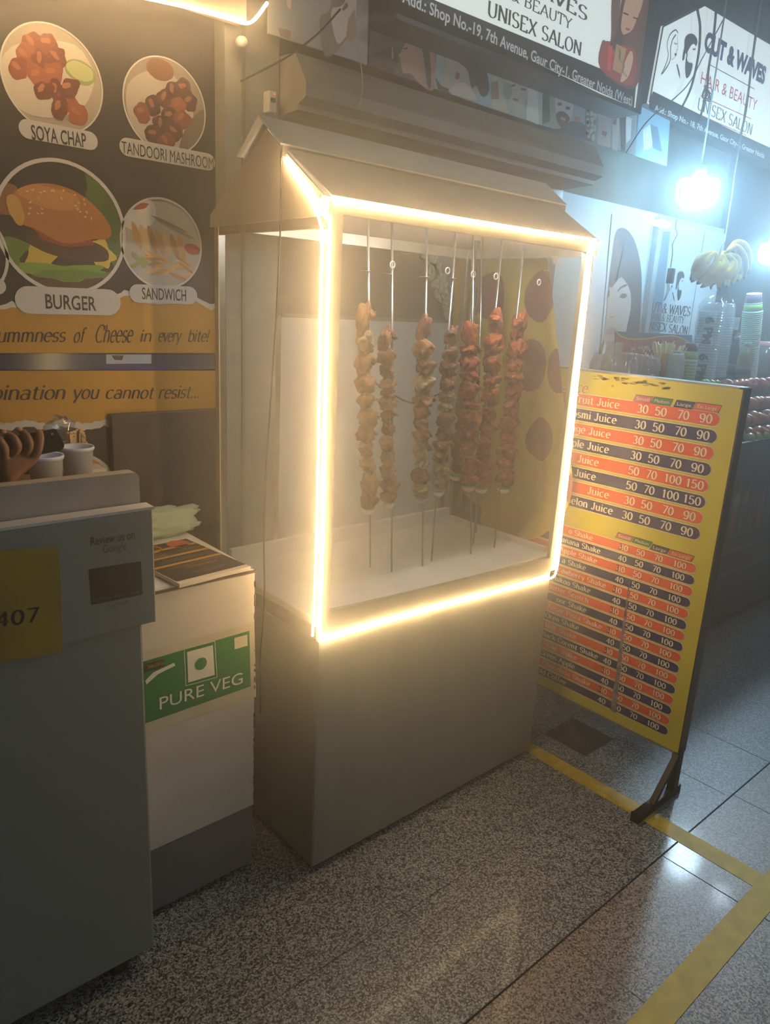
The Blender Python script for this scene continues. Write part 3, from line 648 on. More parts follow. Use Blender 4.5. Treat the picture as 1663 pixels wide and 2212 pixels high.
# left edge picture rim, name labels
q = MB(); FM.ringp(q, FM.px(-95, 545), .118, .126, pm('#d2cec8'), 4); obj('food_picture', q, t)
TXT = mat('menu_letters', '#2b2522', .5, var=.1)
for (a, b, hp, txt, ta, tb, th, lay) in [((60, 279), (192, 304), 21, 'SOYA CHAP', (68, 301), (186, 319), (71, 270), 5), ((275, 318), (448, 350), 20, 'TANDOORI MASHROOM', (262, 331), (460, 366), (266, 305), 5),
      ((62, 648), (233, 653), 30, 'BURGER', (98, 666), (207, 671), (99, 634), 6), ((297, 634), (408, 638), 20, 'SANDWICH', (306, 646), (401, 650), (307, 620), 6), ((-60, 617), (-6, 618), 18, None, 0, 0, 0, 6)]:
    q = MB(); A, B = FM.px(*a), FM.px(*b); R_ = FM.px(a[0], a[1]-hp); FM.pill(q, A, B, abs(R_[1]-A[1]), pm('#c5c2bf'), lay); pl_ = obj('name_label', q, t)
    if txt: q = MB(); FM.ptext(q, txt, ta, tb, th, TXT, lay+1, .0 if 'MASH' in txt else .012); obj('lettering', q, pl_)
q = MB()
kw = dict(font='serif', thick=1.0, thin=.38, slab=False, gap=.1, shear=.28)
for txt, a, b, h in [('ummness', (-8, 739), (140, 738), (-6, 708)), ('of', (157, 740), (180, 740), (158, 708)), ('Cheese', (203, 740), (284, 739), (205, 702)), ('in', (300, 738), (326, 738), (301, 712)), ('every', (340, 738), (388, 738), (341, 710)), ('bite!', (404, 738), (449, 738), (405, 712))]:
    FM.ptext(q, txt, a, b, h, TXT, 4, **kw)
obj('lettering', q, t)
# gap strip and lower board
q = MB(); zl = at(250, 801, 1, YM).z; q.box((.15, YM+.012, zl), (mxr, YM+.02, z0_), mat('glass_gap_strip', '#5d6677', .2, var=.45, scale=5, col2='#2e3550'))
FM.ppoly(q, [(232, 766), (330, 766), (330, 786), (232, 787)], pm('#a9b5c0'), -16); FM.ppoly(q, [(225, 788), (365, 788), (365, 799), (225, 799)], pm('#3d3a78'), -16); FM.ppoly(q, [(243, 768), (270, 768), (266, 779), (250, 778)], pm('#4a4236'), -15)
struct('window_2', q)
t = thing('menu_board', (.75, YM, .8), 'lower menu board with the yellow slogan about a combination, torn white edge', 'menu board', 'wall menu boards')
q = MB(); q.box((.15, YM, .75), (mxr, YM+.03, zl), MDK); obj('panel', q, t)
q = MB(); edge = [(-50+i*9.5, 915-(3 if i % 2 else 0)-4*math.sin(i*.7)) for i in range(31)]+[(238, 905), (246, 925)]
FM.ppoly(q, [(-60, 801), (479, 800.5), (479, 895), (240, 930)]+[(x, y+12+2*math.sin(i*1.9)) for i, (x, y) in enumerate(edge)][::-1], WH, 1)
FM.ppoly(q, [(-60, 801), (479, 800.5), (479, 890), (232, 897)]+[(x, y-3) for x, y in edge[:-2]][::-1], MYE, 2)
C_ = FM.px(170, 1060); FM.disc(q, C_, .115, WH, 1); FM.disc(q, C_, .105, MYE, 2); obj('yellow_band', q, t)
q = MB()
for txt, a, b, h in [('bination', (-22, 864), (140, 862), (-20, 832)), ('you', (155, 862), (212, 861), (156, 832)), ('cannot', (226, 861), (330, 861), (228, 833)), ('resist...', (340, 861), (430, 859), (341, 833))]:
    FM.ptext(q, txt, a, b, h, TXT, 4, **kw)
obj('lettering', q, t)
# dark panel leaning on the lower board
q = MB(); pa, pb, pc = at(236, 897, 1, YM-.03), at(479, 881, 1, YM-.03), at(262, 1165, 1, YM-.03)
q.box((pa.x+.004, YM-.034, .74), (mxr-.004, YM-.008, (pa.z+pb.z)/2), mat('scuffed_dark_panel', '#4a3d33', .5, var=.3, scale=7, col2='#352a23'), .003)
tag(obj('dark_panel', q, None, (1.05, YM-.02, .74)), 'plain dark scuffed board standing against the wall beside the display case', 'board')

# ------------------------------------------------------------------ lit sign at the top left, camera, plug
yS = 2.10
pA, pB = at(330, -1, 1, yS), at(528, 50, 1, yS)
d_ = at(577, 6, 1, yS-.10)
t = thing('signboard', (pA.x, yS, pB.z), 'dark shop signboard edged with a bright warm light strip, top left', 'sign')
q = MB(); q.box((.1, yS+.006, pB.z+.004), (pB.x+.01, yS+.05, pB.z+.7), mat('brown_sign_face', '#b58d7e', .5, var=.15, scale=4)); obj('sign_face', q, t)
q = MB().tube(smooth([Vector((.2, yS, pA.z-(pA.x-.2)*.09)), pA, at(435, 24, 1, yS), at(500, 42, 1, yS), pB, at(545, 46, 1, yS-.03), at(560, 30, 1, yS-.06), d_], 4), .0042, LED, 8); obj('led_strip', q, t)
q = MB()
for i, tx in enumerate(('127',)):
    F2 = Fr((0, yS+.005, 0), X, Z); F2.ptext(q, tx, (522, 14), (549, 19), (523, 4), pm('#a8877a'), 1)
obj('lettering', q, t)
p = at(521, 92, 1, 2.16)
t = thing('security_camera', p, 'small round white dome camera under the lit signboard', 'camera')
q = MB().lathe([(0, -.016), (.010, -.014), (.016, -.006), (.017, .004), (.014, .014), (0, .016)], mat('white_plastic', '#c9c6c0', .4, var=.05), p, 20, 'y'); obj('housing', q, t)
q = MB().lathe([(0, -.019), (.007, -.018), (.009, -.013), (0, -.012)], mat('black_lens', '#161616', .1, var=.1), p, 16, 'y'); obj('lens', q, t)
p = at(580, 218, 1, 2.19)
t = thing('power_adapter', p, 'white power adapter with a tiny red light plugged into the pillar', 'adapter')
q = MB(); q.box((p.x-.014, 2.165, p.z-.036), (p.x+.014, 2.199, p.z+.024), mat('white_plastic', '#c9c6c0'), .003); obj('plug_body', q, t)
q = MB(); q.box((p.x-.009, 2.160, p.z-.008), (p.x+.007, 2.166, p.z+.004), mat('black_socket', '#2a241f', .5, var=.2)); obj('socket', q, t)
q = MB().blob((p.x+.006, 2.163, p.z+.016), (.0022, .002, .0022), emitter('red_pilot', '#ff3020', 3.0), 0, 1, 0, 1); obj('pilot_light', q, t)

# ------------------------------------------------------------------ white counter with the veg sign
CW = mat('worn_white_laminate', '#cdc3b6', .5, var=.10, scale=6, bump=.06, bscale=25)
CHIP = mat('chipped_edge', '#5d4a3c', .8, var=.4, scale=80)
yc = 1.463
t = thing('white_counter', (.68, 1.65, 0), 'white laminate counter with a grey plinth and a green veg sign', 'counter')
q = MB(); q.box((.36, yc, .20), (.902, 1.90, .862), CW, .004); obj('body', q, t)
q = MB(); q.box((.36, yc+.002, .02), (.898, 1.89, .20), mat('grey_plinth', '#6a686c', .6, var=.15, scale=5), .003); obj('plinth', q, t)
q = MB(); q.box((.36, yc-.001, .8605), (.904, 1.90, .866), CHIP)
for i in range(26):
    z = random.uniform(.22, .86); q.blob((.9015, yc+.001, z), (.0035, .003, random.uniform(.004, .014)), CHIP, .4, 2, i, 1)
obj('worn_edge', q, t)
q = MB(); q.box((.36, yc+.004, .866), (.90, 1.89, .868), mat('white_top', '#d2ccc4', .35, var=.05)); obj('countertop', q, t)
FC = Fr((0, yc, 0), X, Z)
q = MB(); FC.ppoly(q, [(300, 1412), (549, 1343), (553, 1505), (300, 1590)], mat('yellowed_backing', '#c9bea2', .5, var=.1, scale=14), 1)
FC.ppoly(q, [(300, 1431.5), (538, 1362), (541, 1482), (300, 1567)], mat('green_sign', '#1f7a3c', .35, var=.1, scale=12), 2)
WI = pm('#ded8c8')
A = [FC.px(*p) for p in ((397, 1402), (463, 1384), (468, 1462), (401, 1481))]
FC.line(q, A+[A[0]], .0016, WI, 3)
FC.ppoly(q, [(403, 1408), (459, 1393), (463, 1457), (406, 1474)], WI, 3)
FC.disc(q, FC.px(433, 1433), .0155, mat('green_sign', '#1f7a3c'), 4)
FC.ppoly(q, [(505, 1378), (533, 1370), (534, 1394), (506, 1402)], pm('#d9c9a8'), 3)
FC.ppoly(q, [(310, 1434), (353, 1423), (354, 1440), (310, 1453)], pm('#2a211c'), 3); FC.ptext(q, 'Tadka Dil Se', (316, 1444), (352, 1435), (316, 1436), pm('#c99a3c'), 4)
FC.ppoly(q, [(313, 1470), (330, 1452), (375, 1431), (378, 1437), (340, 1456), (316, 1478)], pm('#d5d5c5'), 3)
sg = obj('veg_sign', q, t); sg['label'] = 'green sticker with white lettering'
q = MB(); FC.ptext(q, 'PURE VEG', (344, 1532), (523, 1475), (343, 1505), pm('#e2dccb'), 4); obj('lettering', q, sg)
# booklet and sheet on it
zt = .868
P2 = lambda x, y, z=zt: at(x, y, 2, z)
t = thing('menu_booklet', P2(460, 1215), 'dark spiral bound menu booklet with orange bands lying on the white counter', 'booklet')
c4 = [P2(402, 1163, zt+.012), P2(541, 1223, zt+.012), P2(388, 1262, zt+.012), P2(300, 1205, zt+.012)]
c4[3] = c4[0]+c4[2]-c4[1]
q = MB().prism([p-Vector((0, 0, .009)) for p in c4[::-1]], (0, 0, .009), pm('#c9beac')); obj('pages', q, t)
uu, vv = (c4[1]-c4[2]), (c4[0]-c4[1])
ul, vl = uu.length, vv.length; un = uu.normalized(); vn = (vv-un*vv.dot(un)).normalized()
FB = Fr(c4[2], un, vn); q = MB(); k_ = vv.dot(un)
g2 = lambda a, b: (a*ul+b*k_, b*vl)
pq = lambda a0, b0, a1, b1: [g2(a0, b0), g2(a1, b0), g2(a1, b1), g2(a0, b1)]
FB.poly(q, pq(.01, .06, .99, .99), pm('#2b2420'), 1)
for b in (.40, .60, .80): FB.poly(q, pq(.02, b, .98, b+.045), pm('#c08a2c'), 2)
FB.disc(q, g2(.78, .90), .028, pm('#b5522c'), 2); FB.ringp(q, g2(.36, .89), .026, .030, pm('#c9872c'), 2)
obj('cover', q, t)
q = MB()
for txt, a, b, h in (('TMT', .29, .87, .05), ('Tadka Dil Se', .12, .70, .03), ('PIZZA PUZZA', .60, .70, .03), ('WE CATER FOR PARTIES', .2, .61, .022), ('ON BURGER', .20, .66, .022), ('07030018010', .35, .27, .04)):
    g = sans(txt); FB.glyphs(q, g, g2(a, b), None, h*vl, pm('#c9772c' if h >= .03 else '#b9b0a4'), 3)
for b, a0, a1 in ((.16, .30, .78), (.12, .36, .70), (.36, .15, .55), (.33, .15, .48), (.36, .62, .92), (.50, .2, .8), (.54, .25, .7)): FB.line(q, [g2(a0, b), g2(a1, b)], .0022, pm('#8f877c'), 3)
obj('lettering', q, t)
q = MB(); pts = [c4[2]+(c4[3]-c4[2])*(i/60)+Vector((-.004+.0, 0, .001)) for i in range(61)]
q.tube([p+un*(.004*math.cos(i*PI/1.5))+Vector((0, 0, .005*math.sin(i*PI/1.5))) for i, p in enumerate(pts)], .0014, mat('white_spiral', '#cfc9bb', .4, var=.05), 5); obj('spiral_binding', q, t)
q = MB(); q.box((.42, yc+.008, zt+.0002), (.685, 1.59, zt+.0016), pm('#d8d4d6')); tag(obj('paper_sheet', q, None, (.6, 1.55, zt)), 'plain white sheet on the counter beside the spiral menu booklet', 'paper')
q = MB().blob((.80, 1.83, .905), (.14, .045, .045), glassy('green_bag_film', (.70, .80, .66), .12, .25, .55, (.45, .52, .38)), .35, 2.5, 9, 4)
tag(obj('plastic_bag', q, None, (.80, 1.83, .868)), 'crumpled pale green plastic bag behind the menu booklet', 'bag')

# ------------------------------------------------------------------ grey counter in front
yg = 1.336
GM = mat('grey_green_laminate', '#878980', .5, var=.07, scale=3, bump=.03, bscale=60)
t = thing('grey_counter', (.1, 1.42, 0), 'grey counter with a yellow number plate, nearest the camera at left', 'counter')
q = MB(); q.box((-.9, yg, .052), (.562, 1.452, .865), GM, .006); obj('body', q, t)
q = MB(); q.box((-.9, yg-.012, .862), (.586, yg+.022, 1.098), GM, .003); ap = obj('upper_panel', q, t)
q = MB(); q.box((-.9, yg-.013, 1.098), (.588, yg+.024, 1.1035), mat('white_edge', '#d5ccc4', .4, var=.06)); obj('top_edge', q, t)
for lx in (.49, -.3):
    q = MB().lathe([(.028, .056), (.026, .02), (.022, .004), (.018, 0)], mat('black_rubber', '#0d0d0e', .5, var=.2), (lx, yg+.045, 0), 18); obj('foot', q, t)
FGc = Fr((0, yg-.0125, 0), X, Z); FGb = Fr((0, yg, 0), X, Z)
q = MB(); NPM = mat('dirty_yellow_plate', '#a3862a', .5, var=.25, scale=9)
q.prism([FGc.P(FGc.px(*p), 1) for p in ((-80, 1192), (127, 1181), (134, 1409), (-80, 1443))][::-1], (0, -.002, 0), NPM); np_ = obj('number_plate', q, t)
q = MB(); FN = Fr((0, yg-.0151, 0), X, Z)
FN.ptext(q, '407', (-10, 1355), (82, 1342), (-12, 1325), mat('black_ink', '#15130e', .5, var=.1), 1, font='serif', thick=1.35, thin=.7); obj('lettering', q, np_)
q = MB(); FGc.ppoly(q, [(191, 1230), (304, 1212), (308, 1284), (197, 1307)], mat('dark_sticker', '#2b2422', .4, var=.15), 1); FGc.ptext(q, 'Shop No. 20', (199, 1299), (300, 1281), (199, 1293), pm('#7a716a'), 2); st_ = obj('sticker', q, t)
q = MB(); RD = mat('faded_red_ink', '#5a1f20', .5, var=.15, scale=60); FGc.ptext(q, 'Review us on', (196, 1179), (291, 1163), (195, 1160), RD, 1, .012)
FGc.ptext(q, 'Google', (222, 1195), (273, 1187), (221, 1177), pm('#3f3c3a'), 1); FGc.ptext(q, 'Scan The QR', (233, 1312), (278, 1303), (232, 1305), pm('#3c3a38'), 1); obj('lettering', q, t)
TP = mat('clear_tape_edge', '#a09a8a', .15, spec=.9, var=.2)
q = MB(); FGc.line(q, [FGc.px(*p) for p in ((307, 1110), (309, 1140), (312, 1180), (311, 1230), (316, 1290))], .0018, TP, 1); FGc.ringp(q, FGc.px(305, 1120), .0125, .0135, TP, 1)
FGb.line(q, [FGb.px(*p) for p in smooth([(141, 1360, 0), (146, 1400, 0), (152, 1428, 0)], 4) for p in [(p.x, p.y)]], .0014, TP, 1); FGc.line(q, [FGc.px(*p) for p in ((252, 1314), (262, 1325), (266, 1336))], .002, TP, 1); obj('tape', q, t)
# beige rounded screen on its top
q = MB()
pr = at(301, 1020, 1, 1.365); zt_ = pr.z; xr = pr.x
pts = [(-.9, 1.367, .868), (xr, 1.367, .868)]+[(xr-.012+.012*math.cos(k*PI/12), 1.367, zt_-.012+.012*math.sin(k*PI/12)) for k in range(7)]+[(-.9, 1.367, zt_)]
q.prism(pts, (0, .03, 0), mat('stained_beige_board', '#c6baa7', .5, var=.18, scale=5, col2='#a3978a'))
tag(obj('counter_screen', q, None, (0, 1.38, .866)), 'beige board with a rounded corner standing behind the grey counter', 'board')
# back table with the two tubs
q = MB(); q.box((.40, 1.60, .8685), (.66, 1.89, 1.06), mat('brown_carton', '#8a7358', .7, var=.15, scale=8), .002); tag(obj('carton', q, None, (.53, 1.75, .868)), 'brown carton on the white counter carrying the white tubs', 'box')
TUB = mat('white_paper_tub', '#c3c8d6', .5, var=.04, scale=9)
def tub(px, py_top, wpx, yk, label):
    c = at(px, py_top, 1, yk); r = wpx/2/FPX*(c-CAM).length; zb = 1.061; h = c.z-zb
    t = thing('paper_tub', (c.x, yk, zb), label, 'tub', 'white paper tubs on the carton')
    obj('cup', MB().lathe([(r*.80, 0), (r*.97, h-.006), (r*1.03, h-.006), (r*1.06, h-.001), (r*1.03, h+.003), (r*.96, h+.001), (r*.79, .004), (0, .004)], TUB, (c.x, yk, zb), 32), t); return c, r, h
tub(97, 985, 66, 1.68, 'white paper tub partly hidden behind the phone')
c, r, h = tub(166, 966, 62, 1.75, 'white paper tub standing right of the phone')
c, r, h = tub(160, 958, 48, 1.83, 'white tub full of wooden sticks behind the other tubs')
STK = mat('birch_stick', '#c9a878', .6, var=.2, scale=40)
rs = random.Random(3); st0 = None
for i in range(14):
    a = rs.uniform(0, 6.28); ro = r*.8*math.sqrt(rs.random()); top = c+Vector((ro*math.cos(a)*1.1, ro*math.sin(a)*.6, .022+rs.uniform(-.006, .008)))
    q = MB(); b0 = top+Vector((rs.uniform(-.006, .006), 0, -.09)); d = (top-b0)
    q.box((-.0045, -.001, 0), (.0045, .001, .09), STK); q.lathe([(0, -.001), (.0045, -.001), (.0045, .001), (0, .001)], STK, (0, 0, .09), 12, 'y')
    o = obj('stirring_stick', q); o.location = b0; o.rotation_euler = (0, math.asin(d.x/d.length), rs.uniform(-.5, .5))
    tag(o, 'flat wooden stick standing in the tub behind the phone', 'stick', 'wooden sticks in the white tub')
q = MB().blob((c.x-.02, 1.86, c.z+.028), (.035, .012, .035), glassy('clear_crumpled_film', (.9, .92, .93), .25, .08, .08, (.6, .6, .6)), .35, 3, 2, 3)
tag(obj('plastic_wrapper', q, None, (c.x-.02, 1.86, c.z)), 'shiny crumpled clear wrapper around the wooden sticks', 'wrapper')
p = at(206, 1020, 1, 1.80); q = MB(); q.box((p.x-.025, 1.78, 1.061), (p.x+.02, 1.84, p.z+.008), mat('dark_box', '#2a2622', .5, var=.2)); q.box((p.x-.025, 1.779, p.z+.004), (p.x+.02, 1.84, p.z+.012), pm('#b9aFa5'.lower())); tag(obj('small_box', q, None, (p.x, 1.8, 1.061)), 'small dark box with a pale lid beside the right tub', 'box')

# ------------------------------------------------------------------ salon signs and photo prints over the shopfront
SF = mat('lit_sign_face', '#dfe6e2', .4, emit=.92, ecol='#dfeae6')
NAVY = mat('navy_band', '#262d3e', .45, var=.1, scale=4, emit=0)
FRM = mat('sign_frame', '#4a5057', .4, metal=.5, var=.2, scale=10)
GRN = mat('dark_serif_ink', '#1f2f2b', .5, var=.05)
LBW = mat('lit_white_letters', '#dfe3e6', .4, emit=.30)
yA = 2.04
FA = Fr((0, yA, 0), X, Z)
cA = [FA.px(*p) for p in ((850, -18), (1372, 236), (1412, -40), (900, -260))]
def slab(mb, fr, pts2, depth, mt, k=0):
    pts = [fr.P(p, k) for p in pts2]; mb.prism(pts, -fr.n*depth, mt)
t = thing('salon_sign', FA.P(((cA[0][0]+cA[1][0])/2, cA[1][1])), 'large white lit salon sign over the display case with a bride at its right end', 'sign', 'salon signs')
q = MB(); slab(q, FA, cA, .012, SF); obj('lit_face', q, t); q = MB(); slab(q, FA, cA, .10, FRM, -22); obj('back_box', q, t)
q = MB(); FA.ppoly(q, [(850, -36), (1374, 180), (1369, 233), (850, -5)], NAVY, 1); obj('address_band', q, t)
q = MB(); e0, e1, e2 = FA.px(850, -12), FA.px(1371, 240), FA.px(1412, -40)
q.box((e0[0], yA-.02, min(e0[1], e1[1])-.012), (e1[0]+.02, yA+.12, min(e0[1], e1[1])+.004), FRM); q.box((e1[0], yA-.02, e1[1]), (e1[0]+.02, yA+.12, e1[1]+.6), FRM); obj('frame', q, t)
q = MB()
FA.ptext(q, 'Add.: Shop No.-19, 7th Avenue, Gaur City-1, Greater Noida (West)', (868, 4), (1364, 229), (874, -22), LBW, 2, .018)
FA.ptext(q, 'UNISEX SALON', (1052, 34), (1253, 121), (1057, 2), GRN, 2, font='serif')
FA.ptext(q, 'HAIR & BEAUTY', (1020, -42), (1232, 64), (1027, -65), GRN, 2, font='serif', thick=1.1)
FA.ptext(q, 'CUT & WAVES', (960, -125), (1266, 46), (966, -158), GRN, 2, font='serif')
obj('lettering', q, t)
q = MB(); pp = lambda pts, c, k: FA.ppoly(q, rd(pts), pm(c, .45, .55), k)
pp([(1327, -30), (1404, -30), (1400, 60), (1372, 190), (1296, 150), (1300, 88), (1318, 86)], '#6a4436', 3)
pp([(1345, -30), (1388, -30), (1386, 10), (1375, 40), (1366, 62), (1355, 72), (1338, 75), (1334, 55), (1338, 20)], '#c99a7c', 3.4)
pp([(1330, 70), (1342, 0), (1352, -10), (1345, 20), (1340, 60), (1345, 80), (1335, 110), (1316, 100)], '#4a2a22', 3.7)
pp([(1304, 92), (1330, 95), (1352, 100), (1372, 115), (1366, 185), (1297, 150)], '#9a3a30', 3.6); pp([(1313, 98), (1322, 100), (1318, 155), (1310, 150)], '#c93a34', 3.9)
pp([(1330, 95), (1352, 105), (1340, 160), (1322, 150)], '#b58a58', 3.9); pp([(1350, 130), (1362, 110), (1366, 130), (1356, 165), (1340, 178), (1342, 160)], '#d0a688', 4.1)
pp([(1345, 26), (1357, 31), (1356, 34), (1345, 30)], '#2a1a16', 4); pp([(1366, 36), (1377, 40), (1376, 43), (1366, 39)], '#2a1a16', 4); pp([(1350, 60), (1361, 62), (1357, 67), (1350, 65)], '#a0383c', 4); pp([(1360, 2), (1364, 2), (1364, 12), (1360, 12)], '#c9a24a', 4)
for i in range(14): FA.disc(q, FA.px(1334+i*1.2+3*math.sin(i), 105+i*4.5), .006, pm('#d8b888'), 4.2, 10)
obj('bride_picture', q, t)

yB = 2.10
FB2 = Fr((0, yB, 0), X, Z)
cB = [FB2.px(*p) for p in ((1402, 222), (1580, 313), (1716, 372), (1760, 152), (1522, 10), (1432, 56))]
t = thing('salon_sign', FB2.P((cB[0][0], cB[0][1])), 'smaller lit salon sign at far right with blue and red letters and two face outlines', 'sign', 'salon signs')
q = MB(); slab(q, FB2, cB, .012, SF); obj('lit_face', q, t); q = MB(); slab(q, FB2, cB, .09, FRM, -22); obj('back_box', q, t)
q = MB(); FB2.ppoly(q, [(1403, 216), (1404, 228), (1580, 314), (1716, 373), (1722, 346), (1584, 283), (1410, 197)], NAVY, 1); obj('address_band', q, t)
q = MB(); FB2.line(q, [cB[i] for i in (3, 4, 5, 0)], .012, FRM, 1.5); FB2.line(q, [(a, b-.008) for a, b in cB[:3]], .03, FRM, 1.5); obj('frame', q, t)
q = MB()
FB2.ptext(q, 'CUT & WAVES', (1519, 106), (1650, 181), (1524, 66), mat('blue_letters', '#27357e', .4), 2, .06)
FB2.ptext(q, 'HAIR & BEAUTY', (1512, 181), (1632, 240), (1516, 153), mat('red_letters', '#d2453f', .4, emit=.12), 2)
FB2.ptext(q, 'UNISEX SALON', (1505, 236), (1622, 292), (1509, 211), GRN, 2, font='serif', thick=1.05)
FB2.ptext(q, 'Add.: Shop No.- 18, 7th Avenue, Gaur City-1, Greater Noida', (1413, 238), (1650, 342), (1416, 226), LBW, 2, .02)
FB2.line(q, [FB2.px(1529, 138), FB2.px(1630, 193)], .004, GRN, 2); FB2.line(q, [FB2.px(1512, 207), FB2.px(1622, 257)], .004, mat('red_letters', '#d2453f'), 2); FB2.line(q, [FB2.px(1509, 247), FB2.px(1612, 293)], .004, mat('red_letters', '#d2453f'), 2)
obj('lettering', q, t)
q = MB(); heads(FB2, q, lambda u, v: (1440+70*u-16*v, 58+112*v+18*u), INK); obj('face_emblem', q, t)
CAB = mat('black_cable', '#20262c', .5, var=.2)
for i, (pts, lab) in enumerate([([(1506, 20), (1512, 60), (1508, 120), (1492, 190), (1466, 245)], 'thick dark cable curving down the left half of the smaller salon sign'), ([(1547, 18), (1540, 90), (1530, 150), (1526, 200), (1510, 262)], 'dark cable hanging straight down the middle of the smaller salon sign'), ([(1632, 75), (1622, 150), (1612, 230), (1598, 302)], 'dark cable hanging over the right half of the smaller salon sign'), ([(1566, 35), (1520, 120), (1480, 190), (1400, 260), (1352, 330)], 'thin slack cable running from the smaller salon sign down to the beam')]):
    P_ = [at(a, b, 1, yB-.03) for a, b in pts]; q = MB().tube(smooth(P_, 6), .006 if i < 3 else .003, CAB, 6); tag(obj('sign_cable', q, None, P_[-1]), lab, 'cable', 'cables over the smaller salon sign')
q = MB(); rs = random.Random(8)
for i in range(9):
    c = at(1527, 205, 1, yB-.04); q.tube(smooth([c+Vector((rs.uniform(-.05, .06), 0, rs.uniform(-.04, .04))) for _ in range(4)], 4), .0025, CAB, 5)
tag(obj('cable_knot', q, None, at(1527, 205, 1, yB-.04)), 'tangled knot of cut cable ends in front of the red letters', 'cable')

# photo banner under the signs
yC = 2.16
FCn = Fr((0, yC, 0), X, Z)
t = thing('photo_banner', FCn.P(FCn.px(1100, 250)), 'long strip of hair and beauty portraits under the large salon sign', 'banner')
xs_ = [796, 938, 1060, 1170, 1262, 1320, 1372, 1440]
def btm(x): return 140+(x-794)*.352 if x < 1100 else 248+(x-1100)*.325
def topy(x): return btm(x)-118+(x-794)*.01
tones = ['#57504a', '#8ba0ac', '#93a39c', '#6f8286', '#5f6f70', '#70706c', '#6f8791']
def lite(h):
    return '#%02x%02x%02x' % tuple(min(255, int(int(h[i:i+2], 16)*1.28+8)) for i in (1, 3, 5))
def panel(i):
    a, b = xs_[i], xs_[i+1]; q = MB(); slab(q, FCn, [FCn.px(a, btm(a)), FCn.px(b, btm(b)), FCn.px(b+8, topy(b)), FCn.px(a+6, topy(a))], .006, pm(lite(tones[i]))); return q
pc = lambda q, pts, c, k=1: FCn.ppoly(q, rd(pts), pm(lite(c)), k)
q = panel(0)
pc(q, [(874, 95), (866, 112), (860, 120), (864, 126), (868, 150), (872, 158), (888, 160), (905, 180), (936, 190), (936, 85), (900, 72), (882, 78)], '#a58473', 1)
pc(q, [(882, 78), (900, 72), (937, 92), (937, 191), (915, 182), (910, 150), (898, 122), (894, 98)], '#9a7f7a', 1.5); pc(q, [(899, 84), (912, 110), (922, 180), (930, 186), (928, 120), (914, 86)], '#4a4040', 1.8); pc(q, [(872, 104), (880, 102), (880, 106), (872, 107)], '#2a2220', 1.8); pc(q, [(797, 120), (850, 100), (860, 130), (850, 160), (797, 140)], '#3a332d', 1.2); pc(q, [(846, 100), (849, 104), (850, 126), (845, 128)], '#8f8478', 1.5); obj('photo_panel', q, t)
q = panel(1)
pc(q, [(968, 105), (960, 150), (950, 175), (955, 195), (985, 200), (1010, 215), (1035, 200), (1030, 140), (1010, 110)], '#9c9694', 1); pc(q, [(972, 97), (1000, 92), (1030, 105), (1046, 135), (1056, 185), (1052, 205), (1040, 208), (1028, 185), (1018, 190), (1008, 150), (985, 130)], '#2d333d', 1.5)
pc(q, [(939, 165), (952, 185), (975, 195), (972, 203), (945, 192)], '#3a3d40', 1.6); pc(q, [(968, 196), (988, 180), (1008, 182), (1028, 210), (1020, 216), (985, 205)], '#b5aaa2', 1.9); pc(q, [(985, 155), (994, 160), (990, 172), (982, 170)], '#8a5a58', 1.8); obj('photo_panel', q, t)
q = panel(2)
pc(q, [(1062, 165), (1082, 168), (1092, 225), (1100, 246), (1062, 232)], '#a8a89a', .9); pc(q, [(1094, 160), (1106, 146), (1122, 148), (1136, 168), (1140, 200), (1132, 222), (1118, 232), (1102, 222), (1095, 195)], '#b0a59c', 1); pc(q, [(1092, 168), (1102, 143), (1116, 138), (1136, 150), (1142, 180), (1136, 170), (1120, 150), (1106, 150)], '#d0d4cf', 1.5)
pc(q, [(1112, 158), (1122, 160), (1122, 167), (1112, 166)], '#4a5a66', 1.8); pc(q, [(1102, 184), (1112, 182), (1112, 186), (1103, 188)], '#4a403a', 1.8); pc(q, [(1124, 190), (1136, 192), (1135, 196), (1125, 194)], '#4a403a', 1.8); FCn.disc(q, FCn.px(1096, 196), .028, pm('#b5c2bf'), 1.9, 20); pc(q, [(1108, 212), (1120, 214), (1118, 219), (1109, 217)], '#8f5f56', 1.8); pc(q, [(1062, 178), (1075, 175), (1078, 215), (1062, 214)], '#8a6f60', 1.2); pc(q, [(1140, 190), (1160, 195), (1164, 270), (1136, 258)], '#c0c4b8', 1.2); obj('photo_panel', q, t)
q = panel(3)
pc(q, [(1172, 205), (1186, 190), (1188, 262), (1172, 268)], '#2f4a48', .9); pc(q, [(1200, 198), (1216, 190), (1234, 200), (1238, 232), (1230, 262), (1218, 276), (1204, 262), (1198, 230)], '#a59c96', 1); pc(q, [(1196, 210), (1200, 182), (1222, 176), (1240, 192), (1240, 218), (1232, 200), (1206, 198)], '#3a3a3c', 1.4); pc(q, [(1200, 248), (1212, 240), (1224, 246), (1230, 258), (1218, 278), (1206, 268)], '#33302f', 1.4); pc(q, [(1210, 252), (1222, 256), (1220, 262), (1211, 258)], '#9a7a70', 1.7)
pc(q, [(1204, 222), (1213, 222), (1213, 228), (1204, 228)], '#2a2a2c', 1.6); pc(q, [(1222, 230), (1231, 231), (1230, 237), (1222, 236)], '#2a2a2c', 1.6); pc(q, [(1190, 280), (1215, 276), (1235, 262), (1262, 270), (1262, 300), (1190, 282)], '#2b3a42', 1.3); pc(q, [(1240, 250), (1256, 255), (1252, 262), (1242, 260)], '#8f4a3f', 1.3); obj('photo_panel', q, t)
q = panel(4)
pc(q, [(1264, 240), (1280, 215), (1290, 220), (1280, 310), (1264, 300)], '#5a3632', 1); 
for k in range(16): FCn.disc(q, FCn.px(1276+8*math.sin(k*1.3), 222+k*5), .014, pm('#b9c2b4'), 1.3, 8)
